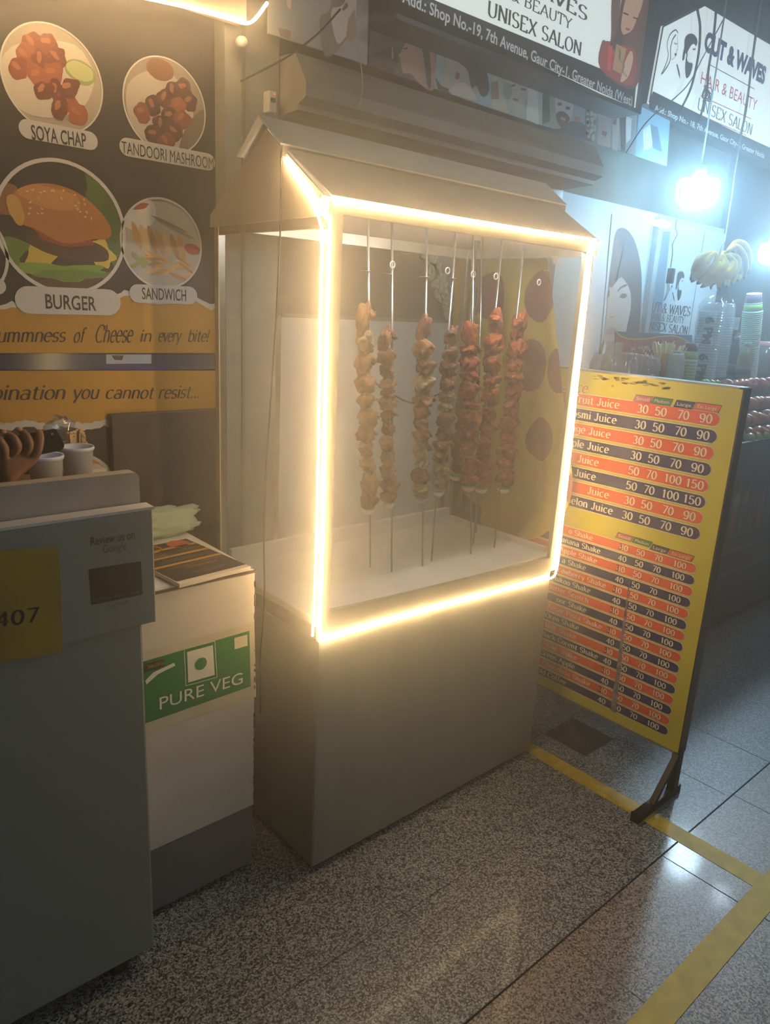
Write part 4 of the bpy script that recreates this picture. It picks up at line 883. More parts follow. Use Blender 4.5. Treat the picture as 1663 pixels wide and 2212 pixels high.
pc(q, [(1292, 226), (1320, 232), (1318, 320), (1290, 312)], '#8a7a72', 1); pc(q, [(1299, 236), (1308, 232), (1312, 244), (1302, 250)], '#3a3636', 1.4); pc(q, [(1300, 282), (1311, 286), (1308, 296), (1299, 290)], '#5a3636', 1.4); obj('photo_panel', q, t)
q = panel(5); pc(q, [(1322, 240), (1338, 246), (1334, 325), (1322, 322)], '#8f8076', 1); pc(q, [(1338, 246), (1352, 246), (1350, 330), (1342, 330)], '#3f3432', 1); pc(q, [(1350, 250), (1364, 256), (1362, 300), (1352, 310)], '#a8a49c', 1); pc(q, [(1324, 258), (1332, 258), (1330, 270), (1323, 268)], '#3a3232', 1.4); obj('photo_panel', q, t)
q = panel(6); pc(q, [(1388, 280), (1404, 268), (1414, 290), (1406, 320), (1390, 325)], '#a8aaa6', 1); pc(q, [(1404, 268), (1420, 275), (1430, 330), (1410, 320)], '#4f6068', 1.2); obj('photo_panel', q, t)
# white portrait poster left of the banner
yD = 2.13; FD2 = Fr((0, yD, 0), X, Z)
t = thing('portrait_poster', FD2.P(FD2.px(690, 110)), 'pale hair portrait poster between the lit signboard and the salon portraits', 'poster')
q = MB(); slab(q, FD2, [FD2.px(*p) for p in ((580, 72), (793, 140), (797, -60), (580, -100))], .008, pm('#b5b6b6')); obj('sheet', q, t)
q = MB(); pd = lambda pts, c, k=1: FD2.ppoly(q, rd(pts), pm(lite(c)), k)
pd([(690, 40), (712, 20), (730, -60), (760, -60), (760, 60), (742, 92), (726, 112), (700, 118)], '#6f655c', 1); pd([(716, 20), (742, 8), (772, -60), (764, 70), (748, 78), (730, 95), (718, 60)], '#b3aaa2', 1.4); pd([(752, 40), (766, 20), (768, 80), (758, 92), (747, 78)], '#8a6c5f', 1.8); pd([(738, 20), (748, 4), (752, 14), (742, 24)], '#4f4a40', 1.8); pd([(616, -60), (630, -60), (628, 20), (620, 15)], '#c9a890', 1.2); pd([(600, 60), (628, 66), (626, 85), (605, 78)], '#6f6058', 1.3); obj('portrait', q, t)
q = MB().tube(smooth([at(a, b, 1, yD-.02) for a, b in ((735, 20), (690, 70), (640, 110), (600, 135), (520, 175))], 5), .003, CAB, 6); tag(obj('slack_wire', q, None, at(640, 110, 1, yD-.02)), 'slack dark wire sagging from the portrait poster towards the pillar', 'wire')
q = MB().tube(smooth([at(a, b, 1, 2.05) for a, b in ((772, 0), (770, 80), (780, 140), (783, 190), (776, 230))], 5), .0022, mat('pale_wire', '#b5ad96', .5, var=.1), 6); tag(obj('slack_wire', q, None, at(780, 140, 1, 2.05)), 'thin pale wire hanging down in front of the beam below the poster', 'wire')
# tall face poster on the salon wall
yE = W-.014; FE = Fr((0, yE, 0), X, Z)
t = thing('face_poster', FE.P(FE.px(1345, 620)), 'tall poster of a dark haired woman cropped to half her face, beside the salon door', 'poster')
q = MB(); slab(q, FE, [FE.px(*p) for p in ((1296, 770), (1378, 775), (1404, 470), (1322, 462))], .003, pm('#b8cbd6'), 1); obj('sheet', q, t)
q = MB(); pe = lambda pts, c, k=2: FE.ppoly(q, rd(pts), pm(c), k)
pe([(1322, 545), (1328, 505), (1340, 492), (1358, 500), (1374, 530), (1384, 580), (1385, 640), (1378, 725), (1352, 725), (1300, 740), (1298, 770), (1304, 735), (1313, 620)], '#4a5159', 2)
pe([(1314, 625), (1322, 620), (1338, 600), (1348, 605), (1360, 628), (1362, 660), (1355, 700), (1345, 735), (1320, 745), (1303, 735), (1308, 690)], '#b3a5a0', 2.5)
pe([(1333, 627), (1342, 618), (1352, 614), (1352, 618), (1340, 624), (1335, 630)], '#3a3a40', 3); pe([(1336, 642), (1343, 634), (1352, 634), (1354, 640), (1346, 645)], '#4a4f58', 3); pe([(1308, 716), (1318, 708), (1332, 712), (1332, 718), (1320, 724), (1309, 722)], '#a87f80', 3); pe([(1315, 684), (1327, 683), (1326, 686), (1316, 687)], '#8a6f6a', 3); pe([(1312, 628), (1316, 626), (1316, 640), (1310, 645)], '#4a4f58', 3); obj('portrait', q, t)

# wreath sticker seen through the case
q = MB(); rs = random.Random(5); FWr = Fr((0, W-.024, 0), X, Z)
for i in range(60):
    s_ = i/60; c = (925+s_*50+rs.uniform(-14, 14), 550+s_*140+rs.uniform(-6, 6)); p = FWr.P(FWr.px(*c)); q.blob(p, (.022, .006, .014), mat('pale_green_leaves', '#8f9a78', .6, var=.3, scale=40), .3, 2, i, 1, Matrix.Rotation(rs.uniform(0, 3), 3, 'Y'))
tag(obj('leaf_garland', q, None, FWr.P(FWr.px(950, 620))), 'pale green leaf garland on the dark shop glass behind the skewers', 'garland')
q = MB().tube(smooth([at(a, b, 1, W-.04) for a, b in ((790, 812), (830, 840), (880, 868), (915, 866), (950, 850), (968, 848))], 5), .003, CAB, 6); tag(obj('wall_cable', q, None, at(880, 868, 1, W-.04)), 'dark cable drooping across the white shop panel behind the skewers', 'cable')

# ------------------------------------------------------------------ spotted cloth beside the case
YC = mat('yellow_cloth', '#b59a34', .85, var=.12, scale=12, bump=.1)
MC = mat('maroon_spot_cloth', '#6a2f33', .85, var=.12, scale=12, bump=.1)
spots = [at(a, b, 0, 2.06) for a, b in ((1060, 640), (1168, 640), (1142, 790), (1215, 800), (1165, 950), (1255, 1060), (1120, 640), (1105, 900), (935, 960))]
srad = [.066, .068, .072, .06, .062, .058, .0, .0, .06]
q = MB(); NU, NV = 230, 200; vs = []; cols = []
tl, tr = 1.99, 1.56
def cl_edge(v):                                                  # right hem runs outwards as it falls
    return 1.575-.265*v**.9+(2.6*(v-.74)**2 if v > .74 else 0)
for j in range(NV+1):
    v = j/NV
    for i in range(NU+1):
        u = i/NU; yl_, yr_ = 1.99-.05*v, cl_edge(v); yy = yl_+(yr_-yl_)*u
        zz = 1.70-(.94+.07*math.sin(u*3.4-.4)-.16*(1-u)**2)*v
        xx = 2.06+.022*math.sin(u*17+v*2.2)*(.35+.65*v)+.010*math.sin(u*31-v*3)*v
        vs.append((xx, yy, zz))
fy, fm = [], []
for j in range(NV):
    for i in range(NU):
        f = (j*(NU+1)+i, j*(NU+1)+i+1, (j+1)*(NU+1)+i+1, (j+1)*(NU+1)+i)
        c = [sum(vs[k][a] for k in f)/4 for a in range(3)]
        (fm if any(((c[1]-s.y)/1.0)**2+((c[2]-s.z)/1.22)**2 < r_*r_ for s, r_ in zip(spots, srad)) else fy).append(f)
q.v = vs[:]
for fs_, m_ in ((fy, YC), (fm, MC)):
    i_ = q.m(m_)
    for f in fs_: q.f.append(f); q.mi.append(i_); q.sm.append(True)
o = obj('spotted_cloth', q, None, (2.06, 1.75, 1.70)); tag(o, 'yellow cloth with large maroon spots hanging between the display case and the price board', 'cloth')
sm_ = o.modifiers.new('thickness', 'SOLIDIFY'); sm_.thickness = .002
q = MB().tube([(2.06, 1.52, 1.705), (2.06, 2.05, 1.705)], .006, POST, 8); q.tube([(2.06, 2.05, 1.705), (2.06, W-.02, 1.705)], .006, POST, 8); tag(obj('hanging_rail', q, None, (2.06, W-.02, 1.705)), 'thin steel rail on the wall that carries the spotted cloth', 'rail')

# ------------------------------------------------------------------ juice price board on its stand
xb = 2.13
FJ = Fr((xb, .90, 0), -Y, Z)
BY = mat('board_yellow', '#c0b636', .45, var=.10, scale=8)
BF = mat('board_frame', '#3d403e', .45, metal=.4, var=.2, scale=20)
t = thing('price_board', (xb+.02, 1.25, 0), 'tall yellow juice and shake price board on a black stand right of the case', 'price board')
yR, yL, zB, zT = .905, 1.63, .168, 1.327
q = MB(); q.box((xb, yR, zB), (xb+.006, yL, zT), BY); obj('panel', q, t)
q = MB(); q.box((xb+.002, yR-.004, zB-.006), (xb+.045, yR+.012, zT+.004), BF); q.box((xb+.002, yL-.012, zB-.006), (xb+.045, yL+.004, zT+.004), BF); q.box((xb+.002, yR, zB-.008), (xb+.045, yL, zB+.002), mat('board_rim_light', '#9a9a90', .4, metal=.5, var=.2)); q.box((xb+.002, yR, zT), (xb+.045, yL, zT+.006), mat('board_rim_light', '#9a9a90')); q.box((xb+.006, yR, zB), (xb+.012, yL, zT), BF); obj('frame', q, t)
LEGM = mat('black_iron', '#17181a', .45, metal=.3, var=.2, scale=20)
for ly in (.912, 1.61):
    q = MB(); q.box((xb+.004, ly-.013, .03), (xb+.034, ly+.013, zB+.02), LEGM, .002)
    fx_ = -.20 if ly < 1 else -.15
    q.box((xb+fx_, ly-.012, .0), (xb+.06, ly+.014, .03), LEGM, .002)
    q.prism([(xb-.115, ly-.010, .028), (xb-.090, ly-.010, .028), (xb+.012, ly-.010, .150), (xb+.004, ly-.010, .158)], (0, .018, 0), LEGM)
    q.box((xb+fx_-.005, ly-.013, 0), (xb+fx_, ly+.015, .032), mat('rubber_end', '#0c0c0c', .7, var=.2))
    obj('leg', q, t)
# rows
OR_ = mat('row_orange', '#d4562b', .45, var=.06, scale=10); NV_ = mat('row_navy', '#231e58', .45, var=.06, scale=10); WL = mat('board_white', '#dcd6c6', .45, var=.05)
bands = MB(); words_ = MB()
uR = FJ.px(1556, 897)[0]; uLft = -.715
r1 = FJ.px(1540, 906)[1]; r8 = FJ.px(1500, 1152)[1]; dv = (r1-r8)/7
n1 = ['Fruit Juice', 'Mosmi Juice', 'Orange Juice', 'Pineapple Juice', 'Juice', 'Juice', 'Juice', 'Watermelon Juice']
e1_ = [(1337, 884), (1331, 916), (1318, 946), (1315, 976), (1293, 1003), (1287, 1031), (1316, 1066), (1323, 1109)]
colu = [FJ.px(a, b)[0] for a, b in ((1388, 888), (1427, 895), (1475, 903), (1524, 910))]
def row(v, hh, col, name, end_u, cols, nums, ur, th):
    FJ.pill(bands, (uLft, v), (ur-hh, v), hh+.0022, WL, 1); FJ.pill(bands, (uLft, v), (ur-hh, v), hh, col, 2)
    for cu_, nm in zip(cols, nums):
        g = serif(nm, 1.45, .50, True, .62); FJ.glyphs(words_, g, (cu_-g[2]*th*.53, v-th/2), (cu_+g[2]*th*.53, v-th/2), th, WL, 3)
    g = serif(name, 1.45, .50, True, .62); FJ.glyphs(words_, g, (end_u-g[2]*th*1.08, v-th*.42), (end_u, v-th*.42), th, WL, 3)
for i in range(8):
    nums = ['50', '70', '100', '150'] if i in (4, 5) else ['30', '50', '70', '90']
    row(r1-dv*i, dv*.39, (OR_, NV_)[i % 2], n1[i], FJ.px(*e1_[i])[0], colu, nums, uR, dv*.50)
s1 = FJ.px(1496, 1228)[1]; s16 = FJ.px(1440, 1580)[1]; ds = (s1-s16)/15; uR2 = FJ.px(1503, 1232)[0]
n2 = ['o Shake', 'Banana Shake', 'Apple Shake', 'a Shake', 'Strawberry Shake', 'Chikoo Shake', 'Butter Scotch', 'oor Shake', 'Kesar Pista Shake', 'Oreo Shake', 'Milk Shake', 'Black Corent Shake', 'Kiwi Shake', 'Green Apple', 'Chocolate Shake', 'Cold Coffee']
e2_ = [(1281, 1161), (1297, 1190), (1290, 1209), (1266, 1224), (1309, 1262), (1276, 1273), (1272, 1293), (1267, 1312), (1300, 1350), (1251, 1350), (1245, 1370), (1292, 1414), (1247, 1414), (1243, 1430), (1276, 1470), (1224, 1464)]
col2 = [FJ.px(*p)[0] for p in ((1348, 1183), (1384, 1195), (1422, 1208), (1468, 1224))]
BKI = mat('black_ink', '#15130e')
for i in range(16):
    row(s1-ds*i, ds*.40, (OR_, NV_)[i % 2], n2[i], FJ.px(*e2_[i])[0], col2, ['40', '50', '70', '100'], uR2, ds*.50)
    if i % 2 == 0:                                                # the first digit written over by hand
        g = serif('3', 1.0, .8, False); FJ.glyphs(words_, g, (col2[0]-ds*.52, s1-ds*i-ds*.25), None, ds*.55, BKI, 4)
obj('price_rows', bands, t); obj('lettering', words_, t)
tags_ = MB(); tl_ = MB()
for grp in ([((1389, 862), 'Small', '#a8556a'), ((1430, 867), 'Medium', '#2f6b42'), ((1478, 874), 'Large', '#262c52'), ((1528, 880), 'Ex. Large', '#cf5a33')], [((1349, 1160), 'Small', '#a8556a'), ((1387, 1171), 'Medium', '#2f6b42'), ((1425, 1186), 'Large', '#262c52'), ((1471, 1200), 'Ex. Large', '#cf5a33')]):
    for c, tx, cl in grp:
        u, v = FJ.px(*c); hw = .017+.0022*len(tx); hh = .0098 if c[1] < 1000 else .0088; sl = .004
        FJ.poly(tags_, [(u-hw-sl-.0015, v-hh-.0015), (u+hw-sl+.0015, v-hh-.0015), (u+hw+sl+.0015, v+hh+.0015), (u-hw+sl-.0015, v+hh+.0015)], BKI, 1)
        FJ.poly(tags_, [(u-hw-sl, v-hh), (u+hw-sl, v-hh), (u+hw+sl, v+hh), (u-hw+sl, v+hh)], pm(cl), 2)
        g = sans(tx); FJ.glyphs(tl_, g, (u-hw*.78, v-.005), (u+hw*.78, v-.005), .0105, WL, 3)
tg = obj('size_tags', tags_, t); obj('lettering', tl_, tg)
q = MB(); h0 = FJ.px(1268, 842); g = serif('Juice', 1.2, .5, False, .2, .25); FJ.glyphs(q, g, (h0[0]-g[2]*.034, h0[1]-.012), None, .034, mat('heading_red', '#b5452f', .5), 2); FJ.glyphs(q, g, (h0[0]-g[2]*.034-.0015, h0[1]-.0135), None, .034, WL, 1)
obj('heading', q, t)
q = MB(); GRM = mat('scraped_grime', '#6a5f28', .8, var=.4, scale=60, col2='#a0912c'); rs = random.Random(2)
for i in range(40):
    u, v = FJ.px(rs.uniform(1275, 1445), rs.uniform(815, 866)); 
    if rs.random() < .75: v = FJ.px(1380, 824)[1]+rs.uniform(-.012, .004)
    FJ.poly(q, lump((u, v), rs.uniform(.004, .014), rs.uniform(.0015, .004), 0, i, .35, 12), GRM, 1)
obj('grime', q, t)
q = MB(); a1, a2 = FJ.px(1360, 1255), FJ.px(1325, 1537); FJ.poly(q, [(a1[0]-.0015, a1[1]), (a2[0]-.010, a2[1]), (a2[0]+.010, a2[1]), (a1[0]+.0015, a1[1])], mat('peeling_seam', '#4f4a52', .4, var=.5, scale=40, col2='#9a93a0'), 4); obj('peeling_seam', q, t)

# ------------------------------------------------------------------ juice stall
ST = mat('stall_black_sheet', '#15181b', .35, metal=.3, var=.3, scale=5)
STB = mat('edge_and_reflection_grey', '#596268', .35, metal=.6, var=.2, scale=12)
ys, zs = 1.43, 1.222
t = thing('juice_stall', (3.6, 1.75, 0), 'dark metal juice stall with a sloping fruit rack behind the price board', 'stall')
q = MB(); q.box((2.55, ys+.02, .06), (4.95, 2.10, .93), ST); q.box((2.50, 1.66, .93), (4.95, 2.12, zs), ST); obj('body', q, t)
q = MB(); q.box((2.48, 1.655, zs-.012), (4.95, 2.13, zs), mat('stall_top', '#8f979b', .3, metal=.5, var=.15, scale=9)); obj('counter_top', q, t)
q = MB(); q.box((2.6, ys+.06, 0), (4.9, 2.05, .06), mat('black_plinth', '#0c0c0c')); obj('plinth', q, t)
q = MB(); q.prism([(3.10, ys, .925), (3.10, 1.66, 1.17), (3.10, 1.66, 1.16), (3.10, ys, .90)], (1.85, 0, 0), mat('rack_black', '#0f1113', .5, var=.2)); q.box((3.10, ys-.012, .84), (4.95, ys+.004, .985), ST); obj('fruit_rack', q, t)
for xx in (3.10, 3.36):
    q = MB().prism([(xx, ys-.01, .90), (xx, ys-.01, 1.0), (xx, 1.60, 1.235), (xx, 1.66, 1.235), (xx, 1.66, .93)], (.006, 0, 0), mat('rack_side', '#30363a', .3, metal=.4, var=.2)); obj('rack_divider', q, t)
q = MB(); q.box((2.56, ys+.016, .30), (4.95, ys+.022, .325), STB); q.box((2.56, ys+.016, .42), (4.95, ys+.022, .44), STB); q.box((2.56, ys+.014, .915), (4.95, ys+.022, .93), STB); obj('trim_and_reflection_bars', q, t)  # two lower pale bars stand in for reflections on the stall front
q = MB(); FS_ = Fr((0, ys+.0195, 0), X, Z); rs = random.Random(6)
for i in range(7):
    u = 3.36+.10*i; z = .60
    c1 = rs.choice(['#8a4a2a', '#7a6a2a', '#6a2a2a', '#4a5a2a']); FS_.poly(q, [(u-.022, z-.10), (u+.022, z-.10), (u+.034, z+.06), (u-.034, z+.06)], pm(c1), 1); FS_.disc(q, (u, z+.09), .035, pm(rs.choice(['#8a8a86', '#6f3a34', '#777a52'])), 1, 16); FS_.line(q, [(u+.01, z+.06), (u+.03, z+.17)], .006, pm('#8a8a86'), 2)
obj('drink_stickers', q, t)
# fruit
def apple_bm(c1, c2):
    q = MB(); m_ = mat('apple_skin', '#8f1420', .35, var=.4, scale=13, col2='#b8784a', coat=.12, detail=1)
    q.lathe([(0, .010), (.006, .016), (.016, .022), (.027, .017), (.0335, .004), (.032, -.010), (.024, -.024), (.012, -.030), (0, -.026)], m_, (0, 0, 0), 18); return q
ap = thing('apple', (0, 0, 0), 'x', 'apple'); obj('flesh', apple_bm(0, 0), ap); q = MB().tube([(0, 0, .011), (.002, 0, .022), (.005, 0, .030)], .0013, mat('apple_stem', '#3a2a18', .7, var=.2), 5); obj('stem', q, ap)
first = True; rs = random.Random(12)
rowsA = [('topmost', 1.635, 833, (1562, 1660)), ('second', 1.575, 870, (1600, 1720)), ('third', 1.515, 906, (1596, 1720)), ('lowest', 1.465, 936, (1612, 1720))]
for nm, yy, py, (pa_, pb_) in rowsA:
    xa = at(pa_+8, py, 1, yy); x = xa.x; zc = xa.z; k = 0
    while x < 4.75 and k < 24:
        lab = 'red and cream apple in the %s row of apples on the fruit rack' % nm
        loc = (x, yy+rs.uniform(-.006, .006), zc+rs.uniform(-.004, .004)); rot = (rs.uniform(-.8, .8), rs.uniform(-.8, .8), rs.uniform(0, 6.28))
        if first: ap.location = loc; ap.rotation_euler = rot; ap['label'] = lab; ap['group'] = 'apples in the %s row' % nm; first = False
        else: dup(ap, loc, lab, 'apples in the %s row' % nm, rot)
        x += .0665; k += 1
LM = mat('lime_skin', '#5f8f2a', .3, var=.3, scale=14, col2='#a8b040', coat=.3)
q = MB().blob((0, 0, 0), (.026, .024, .023), LM, .04, 2, 1, 3); q.lathe([(0, .031), (.003, .029), (.006, .022)], LM, (0, 0, 0), 10, 'x')
lm = obj('lime', q); tag(lm, 'x', 'lime'); first = True
for nm, yy, pts in (('green lime on the stall counter behind the top edge of the price board', 1.67, [(1523+i*11.5, 829+i*1.2) for i in range(6)]), ('yellow green lime in the gutter below the lowest apples', 1.445, [(1620+i*15, 946-i*2) for i in range(7)]), ('green lime in the narrow bin left of the apples', 1.48, [(1592, 925), (1598, 938), (1590, 945)])):
    for p in pts:
        loc = at(p[0], p[1], 1, yy)
        if first: o = lm; first = False
        else: o = lm.copy(); COL.objects.link(o)
        o.location = loc; o.rotation_euler = (rs.uniform(0, 6), rs.uniform(0, 6), rs.uniform(0, 6)); o['label'] = nm; o['group'] = nm+'s'
# things standing on the stall counter
CL = glassy('clear_glass', (.90, .94, .95), .34, .03, .12, (.8, .85, .9))
zc = zs+.001
def onstall(px, py, yy): p = at(px, py, 1, yy); return p, (p-CAM).length/FPX
def vessel(name, px, ptop, wpx, yy, prof, mt, label, cat, group=None, lid=None):
    """profile as (share of half width, share of height)"""
    p, s_ = onstall(px, ptop, yy); R_ = wpx/2*s_; H = p.z-zc
    t = thing(name, (p.x, yy, zc), label, cat, group)
    obj('body', MB().lathe([(a*R_, b*H) for a, b in prof], mt, (p.x, yy, zc), 28), t)
    if lid:
        nm, lp, lm_ = lid; obj(nm, MB().lathe([(a*R_, b*H) for a, b in lp], lm_, (p.x, yy, zc), 28), t)
    return t, p, R_, H
MILK = [(0, 0), (.92, 0), (1, .04), (1, .55), (.9, .66), (.72, .78), (.68, .92), (.76, .94), (.76, 1), (.68, 1), (.62, .93), (.66, .78), (.84, .64), (.94, .54), (.94, .05), (0, .04)]
vessel('glass_jar', 1328, 739, 46, 1.80, MILK, CL, 'clear glass milk jar with a wide neck, tallest of the glassware', 'jar')
vessel('glass_bowl', 1300, 765, 44, 1.95, [(0, 0), (.6, 0), (1, .35), (1, .65), (.7, 1), (.62, 1), (.92, .64), (.92, .36), (.55, .05), (0, .05)], CL, 'rounded clear glass bowl left of the milk jar', 'bowl')
TUM = [(0, 0), (1, 0), (1, .03), (.86, .96), (.8, 1), (0, 1), (0, .94), (.78, .93), (.93, .04), (0, .02)]
vessel('glass_tumbler', 1358, 762, 42, 1.76, TUM, CL, 'upturned clear tumbler directly right of the milk jar', 'glass', 'upturned tumblers')
vessel('glass_tumbler', 1383, 766, 40, 1.84, TUM, CL, 'upturned clear tumbler in the middle of the three', 'glass', 'upturned tumblers')
vessel('glass_tumbler', 1407, 772, 42, 1.76, TUM, CL, 'upturned clear tumbler beside the orange straw tumbler', 'glass', 'upturned tumblers')
t, p, R_, H = vessel('straw_tumbler', 1440, 762, 42, 1.80, [(0, 0), (.74, 0), (1, 1), (.95, 1), (.7, .04), (0, .04)], mat('orange_plastic', '#cf8f5a', .35, var=.08), 'orange plastic tumbler full of pale yellow straws', 'tumbler')
def straws(n, c, R_, zb, L, mt, name, label, grp, spread, r=.0030):
    rs = random.Random(n); proto = None
    for i in range(n):
        a = rs.uniform(0, 6.28); k = math.sqrt(rs.random()); b0 = Vector((c[0]+R_*.5*k*math.cos(a), c[1]+R_*.5*k*math.sin(a), zb))
        tx, ty = spread*k*math.cos(a), spread*k*math.sin(a)
        if proto is None:
            q = MB(); m_ = mt if isinstance(mt, list) else [mt]
            nseg = 10 if len(m_) > 1 else 1
            for j in range(nseg): q.tube([(0, 0, L*j/nseg), (0, 0, L*(j+1)/nseg)], r, m_[j % len(m_)], 7)
            o = proto = obj(name, q)
        else: o = proto.copy(); COL.objects.link(o)
        o.location = b0+Vector((0, 0, rs.uniform(-.004, .012))); o.rotation_euler = (-ty, tx, 0); tag(o, label, 'straw', grp)
straws(44, (p.x, 1.80), R_, zc+.012, .168, mat('pale_straw', '#dcc988', .3, var=.15, scale=30), 'drinking_straw', 'pale yellow drinking straw bunched in the orange tumbler', 'yellow straws', .42)
p2, s2 = onstall(1404, 790, 1.86)
straws(7, (p2.x, 1.86), .03, zc+.004, .145, [mat('red_paper', '#a8363a', .6, var=.05), mat('white_paper', '#d9d4cf', .6, var=.05)], 'paper_straw', 'red and white striped paper straw left of the orange tumbler', 'striped straws', .26, .0036)
vessel('flask', 1463, 760, 36, 1.74, [(0, 0), (1, 0), (1, .1), (.95, .7), (.78, .93), (.7, .95), (0, .95)], mat('white_flask', '#b9c6ca', .35, var=.06), 'pale grey tapered flask with a small cap', 'flask', None, ('cap', [(.42, .95), (.42, 1.0), (.38, 1.04), (0, 1.04)], mat('white_plastic', '#c9c6c0')))
# cups: one builder, nested by copying
CUPW = mat('paper_cup_white', '#cfd8d4', .45, var=.04); CUPG = mat('cup_green_print', '#86c43a', .45, var=.04); CUPP = mat('cup_purple_print', '#6f4a68', .45, var=.05)
CUPC = glassy('clear_cup_plastic', (.9, .94, .96), .26, .08, .34, (.85, .90, .94))
def cup_stack(n, base, top, R_, pitch, hcup, kind, names, lab_top, lab, grp):
    ax = (top-base).normalized(); L = (top-base).length
    rot = Vector((0, 0, 1)).rotation_difference(ax).to_euler()
    def one(full):
        t = thing(names, (0, 0, 0), lab, 'cup', grp)
        if kind == 'paper':                                     # upturned cups: rim below, base above
            if full:
                q = MB().lathe([(R_, 0), (R_*1.05, .003), (R_, .006), (R_*.97, .010)], CUPW, (0, 0, 0), 26); q.lathe([(R_*.97, .010), (R_*.87, hcup*.46)], CUPG, (0, 0, 0), 26)
                q.lathe([(R_*.87, hcup*.46), (R_*.86, hcup*.54)], CUPW, (0, 0, 0), 26); q.lathe([(R_*.86, hcup*.54), (R_*.76, hcup*.96)], CUPP, (0, 0, 0), 26); q.lathe([(R_*.76, hcup*.96), (R_*.76, hcup), (R_*.70, hcup), (R_*.68, hcup*.96), (0, hcup*.96)], CUPW, (0, 0, 0), 26)
            else:
                q = MB().lathe([(R_, 0), (R_*1.05, .003), (R_, .006)], CUPW, (0, 0, 0), 22); q.lathe([(R_, .006), (R_*.98, pitch+.002)], CUPG, (0, 0, 0), 22)
        else:
            q = MB().lathe([(R_*.96, -.004), (R_, 0), (R_*1.05, .0015), (R_, .003), (R_*.97, pitch)] + ([(R_*.8, hcup*.8), (0, hcup*.82)] if full else []), CUPC, (0, 0, 0), 18)
        obj('wall', q, t); return t
    tc = one(True); tc.location = base+ax*((n-1)*pitch); tc.rotation_euler = rot; tc['label'] = lab_top
    if kind == 'paper': pass
    first = None
    for i in range(n-1):
        loc = base+ax*(i*pitch)
        if first is None: first = one(False); first.location = loc; first.rotation_euler = rot
        else: dup(first, loc, lab, grp, rot)
    return tc
p, s_ = onstall(1494, 740, 1.72); R_ = 16.5*s_; b0 = Vector((p.x-.006, 1.72, zc+.001))
cup_stack(8, b0, Vector((p.x, 1.72, p.z)), R_, (p.z-zc-.085)/7.2, .085, 'paper', 'paper_cup', 'purple and green paper cup on top of the short stack beside the flask', 'paper cup nested in the short stack beside the flask', 'paper cups in the short stack')
p, s_ = onstall(1629, 634, 1.86); R_ = 17.5*s_; b0 = Vector((at(1612, 815, 1, 1.86).x, 1.86, zc+.001))
pt = Vector((p.x, 1.86, p.z)); cup_stack(34, b0, pt, R_, ((pt-b0).length-.10)/33, .10, 'paper', 'paper_cup', 'purple and green paper cup on top of the tallest stack at right', 'paper cup nested in the tallest stack at right', 'paper cups in the tall stack')
SLEEVE = glassy('cup_sleeve_film', (.97, .98, .99), .16, .06, .06, (.9, .95, 1))
for (pb_, pt_, wpx, yy, lt, ll, gg, sl) in (((1512, 828), (1540, 662), 50, 1.76, 'clear plastic cup on top of the straight printed sleeve', 'clear plastic cup nested in the straight printed sleeve', 'clear cups in the printed sleeve', 'clear printed plastic sleeve around the straight stack of clear cups'), ((1548, 828), (1572, 664), 30, 1.84, 'clear plastic cup on top of the leaning stack', 'clear plastic cup nested in the leaning stack', 'clear cups in the leaning stack', 'clear plastic sleeve around the leaning stack of cups')):
    p, s_ = onstall(*pt_, yy); b0 = Vector((at(*pb_, 1, yy).x, yy, zc+.006)); pt = Vector((p.x, yy, p.z)); R_ = wpx/2*s_
    cup_stack(26, b0, pt, R_*.92, ((pt-b0).length-.03)/25, .06, 'clear', 'plastic_cup', lt, ll, gg)
    t = thing('plastic_sleeve', b0, sl, 'sleeve'); ax = (pt-b0); q = MB(); pts = [b0+ax*(i/14) for i in range(15)]+[pt+ax.normalized()*.02, pt+ax.normalized()*.035+Vector((.012, 0, 0))]
    rs = random.Random(1); q.tube(pts, [R_*(1.02+rs.uniform(-.03, .04)) for _ in range(15)]+[R_*.8, R_*.55], SLEEVE, 20, False); obj('film', q, t)
    if wpx > 40:
        q = MB(); INKB = mat('sleeve_ink', '#23323e', .5, var=.1); u_ = -ax.normalized(); v_ = u_.cross(-(CAM-b0).cross(u_).cross(u_)).normalized()
        nn = (CAM-b0); nn = (nn-ax.normalized()*nn.dot(ax.normalized())).normalized(); v_ = nn.cross(u_).normalized()
        F3 = Fr(pt+nn*(R_*1.06), u_, v_); Lr = ax.length
        for k in range(2):
            g = sans('6 PM', .05); F3.glyphs(q, g, (.05+k*.42*Lr*1.18, -R_*.35), (.05+k*.42*Lr*1.18+.36*Lr, -R_*.35), R_*.62, INKB, 1)
            for j in range(3): F3.line(q, [(.06+k*.42*Lr*1.18, -R_*(.55+.1*j)), (.06+k*.42*Lr*1.18+.2*Lr, -R_*(.55+.1*j))], .002, INKB, 1)
        obj('lettering', q, t)
BOT = [(0, 0), (.95, 0), (1, .03), (1, .30), (.93, .36), (1, .44), (1, .62), (.85, .74), (.45, .86), (.42, .90), (0, .90)]
CAPB = [(.46, .90), (.46, 1.0), (.42, 1.01), (0, 1.01)]
COLA = mat('dark_cola', '#1c1a22', .12, var=.3, scale=20)
